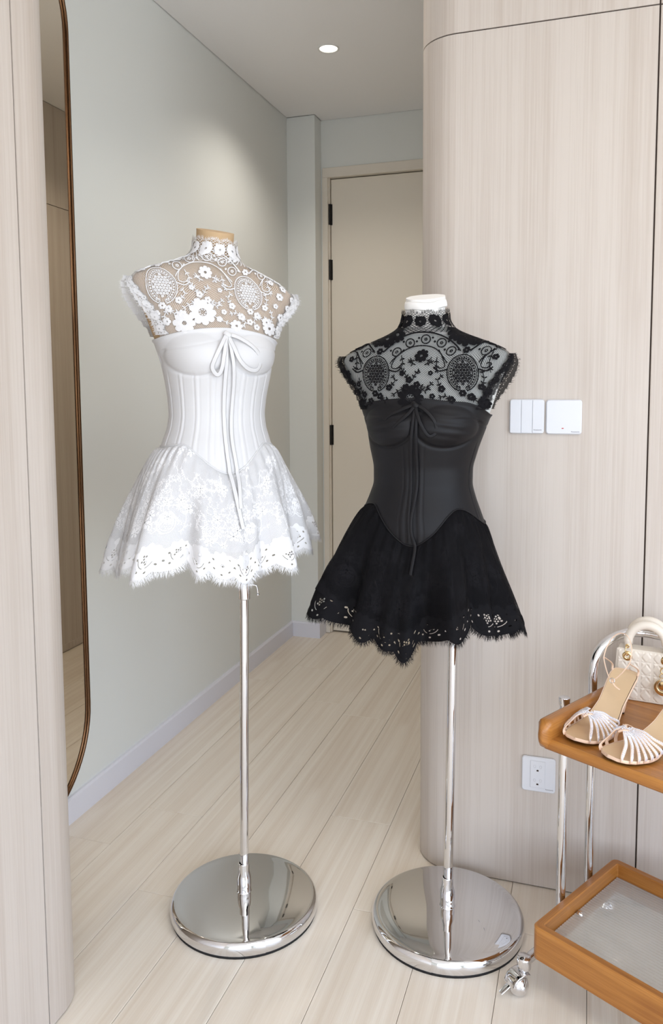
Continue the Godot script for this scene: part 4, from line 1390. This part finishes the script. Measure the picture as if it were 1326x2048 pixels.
func build_cart() -> void:
	var t := thing("bar_cart", "two-tier wooden bar cart with chrome tube frame beside the wardrobe", "cart", CART_AT, CART_TURN)
	var L := 0.60
	var W := 0.33
	# chrome side frames
	for e in [0, 1]:
		var x: float = -0.013 if e == 0 else L + 0.013
		put(t, "foot_tube", tube([Vector3(x, 0.064, 0.005), Vector3(x, 0.064, -0.17), Vector3(x, 0.064, -W - 0.02)], 0.0095, 16), M.chrome)
		put(t, "post", tube([Vector3(x, 0.066, -0.128), Vector3(x, 0.3, -0.128), Vector3(x, 0.566, -0.128)], 0.0098, 20), M.chrome)
		put(t, "post_cap", lathe([Vector2(0, 0.578), Vector2(0.0105, 0.5778), Vector2(0.0117, 0.5765), Vector2(0.0117, 0.562), Vector2(0.0098, 0.561)], 20, Vector3(x, 0, -0.128)), M.chrome)
		for z in [0.004, -W - 0.019]: caster(t, Vector3(x, 0, z))
	var hp := []
	for e in [0, 1]:
		var s: float = 1.0 if e == 0 else -1.0
		var x0: float = -0.014 if e == 0 else L + 0.014
		var side := [Vector3(x0, 0.066, -0.243), Vector3(x0, 0.3, -0.243), Vector3(x0, 0.55, -0.243), Vector3(x0, 0.605, -0.245), Vector3(x0 + s * 0.003, 0.640, -0.256), Vector3(x0 + s * 0.012, 0.664, -0.286), Vector3(x0 + s * 0.028, 0.675, -0.325), Vector3(x0 + s * 0.055, 0.677, -0.352), Vector3(x0 + s * 0.095, 0.677, -0.360), Vector3(x0 + s * 0.18, 0.677, -0.360)]
		if e == 1: side.reverse()
		hp.append_array(side)
	put(t, "handle_tube", tube(crom(hp, 6), 0.0098, 20), M.chrome)
	# upper tray: board, front lip, back lip and two raised end rails
	var up := Node3D.new()
	up.name = "upper_tray"
	t.add_child(up)
	var b := MB.new()
	add_box(b, Vector3(0.02, 0.522, -0.352), Vector3(L - 0.02, 0.540, -0.010), 0.002)
	wood_uv(b, true)
	put(up, "tray_board", b.mesh(), M.cart)
	for z in [-0.009, -0.354]:
		b = MB.new()
		var sec := []
		for k in 13: sec.append(Vector3(lerpf(0.02, L - 0.02, k / 12.0), 0.5288, z))
		sweep(b, sec, 0.0085, 0.0115, 14)
		wood_uv(b, true)
		put(up, "tray_lip", b.mesh(), M.cart)
	for e in [0, 1]:
		b = MB.new()
		var x: float = 0.0195 if e == 0 else L - 0.0195
		var pts := []
		var rx := []
		var ry := []
		for k in 29:
			var u := k / 28.0
			var z := lerpf(0.010, -0.372, u)
			pts.append(Vector3(x, 0.5485, z))
			var end := minf(u, 1.0 - u) * 0.382
			var round_ := sqrt(clampf(1.0 - pow(1.0 - minf(end / 0.016, 1.0), 2.0), 0.0, 1.0)) if end < 0.016 else 1.0
			rx.append(0.0135 * (0.35 + 0.65 * round_)); ry.append(0.0275 * (0.45 + 0.55 * round_))
		sweep(b, pts, rx, ry, 20)
		for k in b.V.size():                             # flatten the oval into a soft rectangle
			var d := b.V[k] - Vector3(x, 0.5485, b.V[k].z)
			b.V[k] = Vector3(x + signf(d.x) * minf(absf(d.x) * 1.25, 0.0135), 0.5485 + signf(d.y) * minf(absf(d.y) * 1.2, 0.0275), b.V[k].z)
		wood_uv(b, false)
		put(up, "tray_rail", b.mesh(), M.cart)
	# lower tray: a deep frame with rounded corners and a ribbed glass floor
	var lo := Node3D.new()
	lo.name = "lower_tray"
	t.add_child(lo)
	b = MB.new()
	var ctr := Vector2(L / 2, -W / 2)
	var loops := []
	for q in [[0.0, 0.083, 0.014], [0.0, 0.147, 0.014], [0.003, 0.150, 0.012], [0.016, 0.150, 0.005], [0.018, 0.148, 0.004], [0.018, 0.117, 0.004], [0.030, 0.117, 0.002], [0.030, 0.110, 0.002], [0.018, 0.104, 0.004], [0.018, 0.083, 0.004], [0.0, 0.083, 0.014]]:
		var rr := round_rect(L - q[0] * 2, W - q[0] * 2, q[2], 6, ctr)
		var l := []
		for p in rr: l.append(Vector3(p.x, q[1], p.y))
		loops.append(l)
	var across := 0.0
	for k in loops.size() - 1:
		var first := b.V.size()
		var n: int = loops[k].size()
		for e in [k, k + 1]:
			var run := 0.0
			if e == k + 1: across += loops[k][0].distance_to(loops[k + 1][0])
			for s in n + 1:
				if s > 0: run += loops[0][s % n].distance_to(loops[0][s - 1])
				b.v(loops[e][s % n], Vector2(across, run))
		for s in n: b.quad(first + s, first + s + 1, first + n + 2 + s, first + n + 1 + s)
	put(lo, "tray_frame", b.mesh(), M.cart)
	b = MB.new()
	var zs := []
	var ribs := 36
	for k in ribs * 6 + 1:
		var u := float(k) / (ribs * 6)
		zs.append([lerpf(-0.021, -W + 0.021, u), 0.1195 + 0.0036 * absf(sin(u * ribs * PI))])
	for k in zs.size():
		for x in [0.021, L - 0.021]: b.v(Vector3(x, zs[k][1], zs[k][0]))
	for k in zs.size() - 1: b.quad(k * 2, k * 2 + 2, k * 2 + 3, k * 2 + 1)
	b.face([Vector3(0.021, 0.1176, -0.021), Vector3(L - 0.021, 0.1176, -0.021), Vector3(L - 0.021, 0.1176, -W + 0.021), Vector3(0.021, 0.1176, -W + 0.021)])
	b.face([Vector3(0.021, 0.1176, -0.021), Vector3(0.021, 0.1215, -0.021), Vector3(L - 0.021, 0.1215, -0.021), Vector3(L - 0.021, 0.1176, -0.021)])
	b.face([Vector3(0.021, 0.1176, -W + 0.021), Vector3(0.021, 0.1215, -W + 0.021), Vector3(L - 0.021, 0.1215, -W + 0.021), Vector3(L - 0.021, 0.1176, -W + 0.021)])
	for x in [0.021, L - 0.021]: b.face([Vector3(x, 0.1176, -0.021), Vector3(x, 0.1215, -0.021), Vector3(x, 0.1215, -W + 0.021), Vector3(x, 0.1176, -W + 0.021)])
	put(lo, "ribbed_glass", b.mesh(), M.glass)
	put(lo, "glass_stud", lathe([Vector2(0, 0.127), Vector2(0.004, 0.1265), Vector2(0.006, 0.124), Vector2(0.0065, 0.121)], 16, Vector3(0.029, 0, -0.135)), M.chrome)

func caster(parent: Node, at: Vector3) -> void:
	var c := Node3D.new()
	c.name = "caster"
	parent.add_child(c, true)
	c.position = at
	c.rotation.y = -0.35
	var cap := MB.new()
	add_lathe(cap, [Vector2(0, 0.079), Vector2(0.0125, 0.077), Vector2(0.014, 0.073), Vector2(0.014, 0.055), Vector2(0.012, 0.052), Vector2(0.006, 0.050), Vector2(0.006, 0.036), Vector2(0.0, 0.036)], 20)
	put(c, "caster_stem", cap.mesh(), M.chrome)
	for s in [-1.0, 1.0]:                                # twin half-ball wheels with hub caps
		var b := MB.new()
		var tf := Transform3D(Basis(Vector3.FORWARD, -s * PI / 2), Vector3(s * 0.003, 0.0205, 0.012))
		add_lathe(b, [Vector2(0.0, 0.0), Vector2(0.0205, 0.0), Vector2(0.0205, 0.004), Vector2(0.0195, 0.009), Vector2(0.0165, 0.0145), Vector2(0.012, 0.0182), Vector2(0.0065, 0.0200), Vector2(0.006, 0.0215), Vector2(0.0, 0.022)], 28, tf)
		put(c, "wheel", b.mesh(), M.chrome)
	var h := MB.new()
	sweep(h, crom([Vector3(0, 0.047, -0.004), Vector3(0, 0.049, 0.010), Vector3(0, 0.043, 0.027), Vector3(0, 0.026, 0.036)], 5), 0.017, 0.0016, 12, false)
	put(c, "wheel_hood", h.mesh(), M.chrome)
	h = MB.new()
	sweep(h, [Vector3(0, 0.028, 0.034), Vector3(0, 0.023, 0.044), Vector3(0, 0.016, 0.056)], [0.006, 0.0065, 0.005], 0.0016, 10, false)
	put(c, "brake_lever", h.mesh(), M.chrome)

func torus(R: float, r: float, tf: Transform3D, squash := 1.0) -> ArrayMesh:
	var pts := []
	for k in 28:
		var a := TAU * k / 28.0
		pts.append(tf * Vector3(cos(a) * R, sin(a) * R * squash, 0))
	return tube(pts, r, 10, true)

func build_bag() -> void:
	var p := on_cart(0.012, 0.5405, -0.284)
	var t := thing("quilted_handbag", "small cream quilted leather handbag with gold eyelets and charm on the cart", "handbag", p, -0.15)
	# local: front face at z 0, left bottom corner at x 0
	var w := 0.130
	var h := 0.110
	var depth := 0.048
	var quilt := func(x: float, y: float) -> float:      # stitched lines sink into padding: uprights, levels and diagonals
		var best := 1.0
		for v in [absf(fposmod(x + 0.013, 0.026) - 0.013), absf(absf(fposmod(x + 0.013, 0.026) - 0.013) - 0.0022), absf(fposmod(y + 0.011, 0.028) - 0.014), absf(fposmod(x + y * 0.93, 0.026) - 0.013) * 0.73, absf(fposmod(x - y * 0.93, 0.026) - 0.013) * 0.73]:
			best = minf(best, v)
		return 0.0015 * (1.0 - exp(-best * best / 0.0000050))
	var b := MB.new()
	around(b, 150, 130, func(u, v):
		var x: float = lerpf(-0.002, w + 0.002, u)
		var y: float = v * h
		var edge: float = minf(minf(u, 1 - u), minf(v, 1.0 - v))
		var nar: float = 1.0 - 0.10 * v
		return Vector3(w / 2 + (x - w / 2) * nar, y, -0.004 - v * 0.004 + quilt.call(x, y) * smoothstep(0.0, 0.03, edge) + 0.003 * smoothstep(0.0, 0.05, edge)), false)
	put(t, "front_panel", b.mesh(), M.leather)
	b = MB.new()
	around(b, 60, 50, func(u, v):
		var x: float = lerpf(-0.002, w + 0.002, u)
		var nar: float = 1.0 - 0.10 * v
		return Vector3(w / 2 + (x - w / 2) * nar, v * h, -depth + v * 0.004 - quilt.call(x, v * h)), false)
	put(t, "back_panel", b.mesh(), M.leather)
	for s in [0, 1]:
		b = MB.new()
		around(b, 12, 20, func(u, v):
			var nar: float = 1.0 - 0.10 * v
			var x: float = w / 2 + ((-0.002 if s == 0 else w + 0.002) - w / 2) * nar
			return Vector3(x + (1.0 if s == 0 else -1.0) * 0.007 * sin(u * PI) * v, v * h, lerpf(-0.004 - v * 0.004, -depth + v * 0.004, u)), false)
		put(t, "side_gusset", b.mesh(), M.leather)
	put(t, "bag_base", box(Vector3(-0.003, 0.0, -depth - 0.001), Vector3(w + 0.003, 0.006, -0.001), 0.002), M.leather)
	put(t, "top_flap", box(Vector3(0.006, h - 0.004, -depth + 0.003), Vector3(w - 0.006, h + 0.001, -0.007), 0.0018), M.leather)
	# handles with gold eyelets
	for back in [0, 1]:
		var z: float = -0.005 if back == 0 else -depth + 0.006
		var pts := []
		for k in 41:
			var a := PI * k / 40.0
			pts.append(Vector3(w / 2 + cos(a) * 0.0385 * pow(absf(sin(a)), 0.0), 0.124 + sin(a) * 0.043, z - 0.004))
		pts.push_front(Vector3(w / 2 + 0.0385, 0.112, z - 0.003)); pts.push_back(Vector3(w / 2 - 0.0385, 0.112, z - 0.003))
		b = MB.new()
		var rx := []
		for k in pts.size(): rx.append(0.0094 if k > 1 and k < pts.size() - 2 else 0.0072)
		sweep(b, pts, rx, rx, 16)
		var hd := put(t, "handle", b.mesh(), M.leather)
		for s in [-1.0, 1.0]:
			var c := Vector3(w / 2 + s * 0.0385, 0.0, z)
			put(hd, "handle_rivet", torus(0.0034, 0.0012, Transform3D(Basis(), c + Vector3(0, 0.119, 0.0045))), M.gold)
			put(hd, "handle_link", torus(0.0085, 0.0010, Transform3D(Basis(Vector3.UP, 1.2), c + Vector3(0, 0.109, 0.004)), 1.3), M.gold)
			if back == 0:
				b = MB.new()
				add_lathe(b, [Vector2(0.0042, -0.0012), Vector2(0.0046, 0.0022), Vector2(0.0068, 0.0026), Vector2(0.0102, 0.0016), Vector2(0.0106, -0.001)], 28, Transform3D(Basis(Vector3.RIGHT, PI / 2), c + Vector3(0, 0.096, 0.0005)))
				put(t, "eyelet", b.mesh(), M.gold)
				put(t, "eyelet_hole", box(c + Vector3(-0.0042, 0.092, -0.004), c + Vector3(0.0042, 0.100, -0.0005), 0.001), M.gap)
	# hanging charm: ring, chain links, a round pendant and a crescent
	var ch := Node3D.new()
	ch.name = "charm"
	t.add_child(ch)
	ch.position = Vector3(w / 2 + 0.038, 0.004, 0.004)
	put(ch, "charm_ring", torus(0.0085, 0.0014, Transform3D(Basis(), Vector3(0, 0.074, 0.003)), 0.85), M.gold)
	for k in 3: put(ch, "chain_link", torus(0.0042, 0.0008, Transform3D(Basis(Vector3.UP, 0.9 * k + 0.4), Vector3(-0.006 + k * 0.005, 0.062 - (k % 2) * 0.002, 0.003)), 1.2), M.gold)
	b = MB.new()
	add_lathe(b, [Vector2(0, 0.0022), Vector2(0.0088, 0.002), Vector2(0.0095, 0.0), Vector2(0, -0.001)], 28, Transform3D(Basis(Vector3.RIGHT, PI / 2), Vector3(-0.003, 0.042, 0.005)))
	put(ch, "round_pendant", b.mesh(), M.gold)
	b = MB.new()
	var cp := []
	var cw := []
	for k in 33:
		var a := deg_to_rad(lerpf(110, 400, k / 32.0))
		cp.append(Vector3(-0.002 + cos(a) * 0.0150, 0.040 + sin(a) * 0.0150, 0.006))
		cw.append(0.0012 + 0.0036 * sin(PI * k / 32.0))
	var cu := []
	for k in 33: cu.append(Vector3(0, 0, 1))
	sweep(b, cp, cw, 0.0012, 8, false, cu)
	put(ch, "crescent_pendant", b.mesh(), M.gold)

func build_sandals() -> void:
	sandal(on_cart(0.074, 0.5405, -0.020), CART_TURN + 0.04, -0.002, 1.0, "nude rhinestone sandal in front of the handbag's left eyelet, heel against the bag")
	sandal(on_cart(0.150, 0.5405, -0.002), CART_TURN - 0.30, -0.016, 0.0, "nude rhinestone sandal at the front lip of the cart, toe overlapping the other shoe")

func sandal(at: Vector3, turn: float, kx: float, both: float, label: String) -> void:
	var t := thing("strappy_sandal", label, "shoe", at, turn, "pair of rhinestone sandals")
	var L := 0.224
	var wid := func(s: float) -> float:
		var tab := [[0.0, 0.0006], [0.0012, 0.009], [0.005, 0.019], [0.014, 0.029], [0.03, 0.036], [0.058, 0.0405], [0.08, 0.0385], [0.11, 0.030], [0.14, 0.0255], [0.17, 0.027], [0.20, 0.0285], [0.215, 0.024], [0.221, 0.015], [0.224, 0.0006]]
		for k in tab.size() - 1:
			if s <= tab[k + 1][0]: return lerpf(tab[k][1], tab[k + 1][1], (s - tab[k][0]) / (tab[k + 1][0] - tab[k][0]))
		return 0.0006
	var rise := func(s: float) -> float:
		var q := clampf((s - 0.066) / 0.145, 0.0, 1.0)
		return 0.008 + 0.078 * (q * q * (2.2 - 1.2 * q)) + 0.004 * pow(maxf(0.0, 1.0 - s / 0.05), 2.0)
	var sole := func(s: float, e: float, dy: float) -> Vector3: return Vector3(e * wid.call(s) + 0.004 * sin(s * 14.0), rise.call(s) + dy + 0.0016 * e * e, -s)
	var b := MB.new()
	around(b, 14, 64, func(u, v): return sole.call(v * L, lerpf(-0.94, 0.94, u), 0.0), false)
	put(t, "insole", b.mesh(), M.insole)
	b = MB.new()                                         # welt and outsole wrapped round the edge
	around(b, 8, 90, func(u, v):
		var a: float = u * TAU
		var loop_s: float = (v * 2.0 if v < 0.5 else (1.0 - v) * 2.0) * L
		var e: float = -1.0 if v < 0.5 else 1.0
		return sole.call(loop_s, e, -0.003) + Vector3(e * 0.0012 * cos(a), 0.0034 * sin(a), 0))
	put(t, "sole_edge", b.mesh(), M.nude)
	b = MB.new()
	around(b, 8, 64, func(u, v): return sole.call(v * L, lerpf(-0.97, 0.97, u), -0.0062), false)
	put(t, "outsole", b.mesh(), M.sole_dark)
	b = MB.new()                                         # slim heel
	var hp := []
	var hx := []
	var hz := []
	for k in 9:
		var q := k / 8.0
		hp.append(Vector3(0.0, lerpf(0.078, 0.002, q), -0.205 - 0.006 * sin(q * PI) + 0.004 * q))
		hx.append(lerpf(0.021, 0.0040, pow(q, 0.38))); hz.append(lerpf(0.014, 0.0042, pow(q, 0.5)))
	sweep(b, hp, hx, hz, 14)
	put(t, "heel", b.mesh(), M.nude)
	put(t, "heel_tip", lathe([Vector2(0.0043, 0.003), Vector2(0.0043, 0.0), Vector2(0, 0)], 12, Vector3(0, 0, -0.201)), M.sole_dark)
	# fan of straps from a gathered knot on top of the vamp down to the sole's edge
	var K := Vector3(kx, 0.040, -0.060)
	var fans := []
	for k in 8: fans.append([1.0, lerpf(0.010, 0.100, k / 7.0)])
	for k in (5 if both > 0.5 else 3): fans.append([-1.0, lerpf(0.012, 0.092 if both > 0.5 else 0.06, k / (4.0 if both > 0.5 else 2.0))])
	var gem_turn := 0
	for q in fans:
		var e: Vector3 = sole.call(q[1], q[0] * 1.02, 0.001)
		var k0 := K + Vector3(q[0] * 0.005, 0.0005 * gem_turn, 0.010 - q[1] * 0.22)
		var mid := k0.lerp(e, 0.55)
		mid.x = lerpf(k0.x, e.x, 0.72); mid.y = lerpf(k0.y, e.y, 0.38)
		var low := e + Vector3(0, -0.005, 0)
		var path := crom([k0, k0.lerp(mid, 0.55) + Vector3(0, 0.0035, 0), mid, e + Vector3(q[0] * 0.001, 0.006, 0), low], 7)
		var ups := []
		for p in path: ups.append((p - Vector3(0.002, 0.002, p.z + 0.004)).normalized())
		b = MB.new()
		var rx := []
		for k in path.size(): rx.append(lerpf(0.0034, 0.0042, float(k) / path.size()))
		sweep(b, path, rx, 0.0010, 8, false, ups)
		var st := put(t, "strap", b.mesh(), M.nude)
		b = MB.new()
		for k in range(0, path.size() - 3):
			for row in [-1.0, 1.0]:
				var tg: Vector3 = (path[k + 1] - path[k]).normalized()
				var sd: Vector3 = tg.cross(ups[k]).normalized()
				gem(b, path[k] + sd * row * 0.0015 + ups[k] * 0.0009, tg, sd, ups[k], 0.00125)
		put(st, "rhinestones", b.mesh(), M.gem).set_meta("kind", "stuff")
		gem_turn += 1
	b = MB.new()                                         # the gathered knot, thick with stones
	var kp := crom([K + Vector3(-0.010, -0.003, 0.008), K + Vector3(0, 0.002, 0), K + Vector3(0.012, -0.003, -0.012)], 6)
	sweep(b, kp, 0.008, 0.0035, 12)
	var kn := put(t, "knot", b.mesh(), M.nude)
	b = MB.new()
	for k in 60:
		var q := float(k) / 60.0
		var a := k * 2.4
		gem(b, kp[int(q * (kp.size() - 1))] + Vector3(cos(a) * 0.006, 0.0034 + 0.001 * sin(a), sin(a) * 0.006), Vector3.RIGHT, Vector3.BACK, Vector3.UP, 0.0013)
	put(kn, "rhinestones", b.mesh(), M.gem).set_meta("kind", "stuff")
	# two plain straps behind the knot
	for k in 2:
		var s := 0.082 + k * 0.018
		var e1: Vector3 = sole.call(s, -1.0, -0.004)
		var pp := crom([e1, e1 + Vector3(-0.004, 0.014, 0), Vector3(kx - 0.018, 0.040, -0.074 - k * 0.006), K + Vector3(-0.004, -0.002, -0.006)], 6)
		b = MB.new()
		sweep(b, pp, 0.0030, 0.0010, 8)
		put(t, "strap", b.mesh(), M.nude)
	# ankle strap: a loop standing over the heel seat, with buckle and loose end
	var c := Vector3(0.0, 0.128, -0.172)
	var ub := Vector3(0, 0.88, -0.47)
	var loop := []
	for k in 36:
		var a := TAU * k / 36.0
		var taper := 1.0 if sin(a) > -0.2 else lerpf(1.0, 0.55, clampf((-sin(a) - 0.2) / 0.8, 0, 1))
		loop.append(c + Vector3(cos(a) * 0.0275 * taper, 0, 0) + ub * sin(a) * 0.049)
	b = MB.new()
	var lu := []
	for p in loop: lu.append((p - c).normalized())
	sweep(b, loop, 0.0022, 0.0008, 8, true, lu)
	put(t, "ankle_strap", b.mesh(), M.nude)
	for s in [-1.0, 1.0]:
		b = MB.new()
		sweep(b, crom([sole.call(0.205, s, 0.0), sole.call(0.205, s, 0.014) + Vector3(s * 0.001, 0, 0), c + Vector3(s * 0.0265, 0, 0) + ub * -0.008], 6), 0.0024, 0.0009, 8)
		put(t, "heel_strap", b.mesh(), M.nude)
	var bc := c + ub * -0.049
	put(t, "buckle", torus(0.0048, 0.0009, Transform3D(Basis(Vector3.RIGHT, -0.3), bc + Vector3(0.002, 0, 0.002))), M.chrome)
	b = MB.new()
	sweep(b, crom([bc, bc + Vector3(0.010, -0.008, 0.006), bc + Vector3(0.021, -0.012, 0.008)], 5), 0.0021, 0.0008, 8)
	put(t, "strap_end", b.mesh(), M.nude)

func gem(b: MB, p: Vector3, tg: Vector3, sd: Vector3, up: Vector3, r: float) -> void:    # a cut stone: square table on a square base
	var q := []
	for s in [[-1, -1], [1, -1], [1, 1], [-1, 1]]:
		q.append(p + (tg * s[0] + sd * s[1]) * r)
	for s in [[-1, -1], [1, -1], [1, 1], [-1, 1]]:
		q.append(p + (tg * s[0] + sd * s[1]) * r * 0.55 + up * r * 0.8)
	b.face([q[7], q[6], q[5], q[4]])
	for k in 4: b.face([q[(k + 1) % 4], q[k], q[4 + k], q[4 + (k + 1) % 4]])


func _ready() -> void:
	rng.seed = 7
	light_room()
	make_materials()
	build_room()
	build_wardrobes()
	build_mirror()
	downlight(Vector3(-0.943, CEIL - 0.001, -2.88), "small round recessed downlight glowing in the hall ceiling", 0.46, 66.0, Color(1.0, 0.97, 0.93))
	downlight(Vector3(-0.66, CEIL - 0.001, -2.1), "round recessed downlight in the ceiling between mirror and wardrobe", 0.32, 60.0, Color(1.0, 0.97, 0.93))
	ceiling_panel_lamp(Vector3(0.45, CEIL - 0.001, -0.25), "square white ceiling lamp panel over the fitting corner", 0.4)
	build_switches()
	build_dresses()
	build_cart()
	build_bag()
	build_sandals()
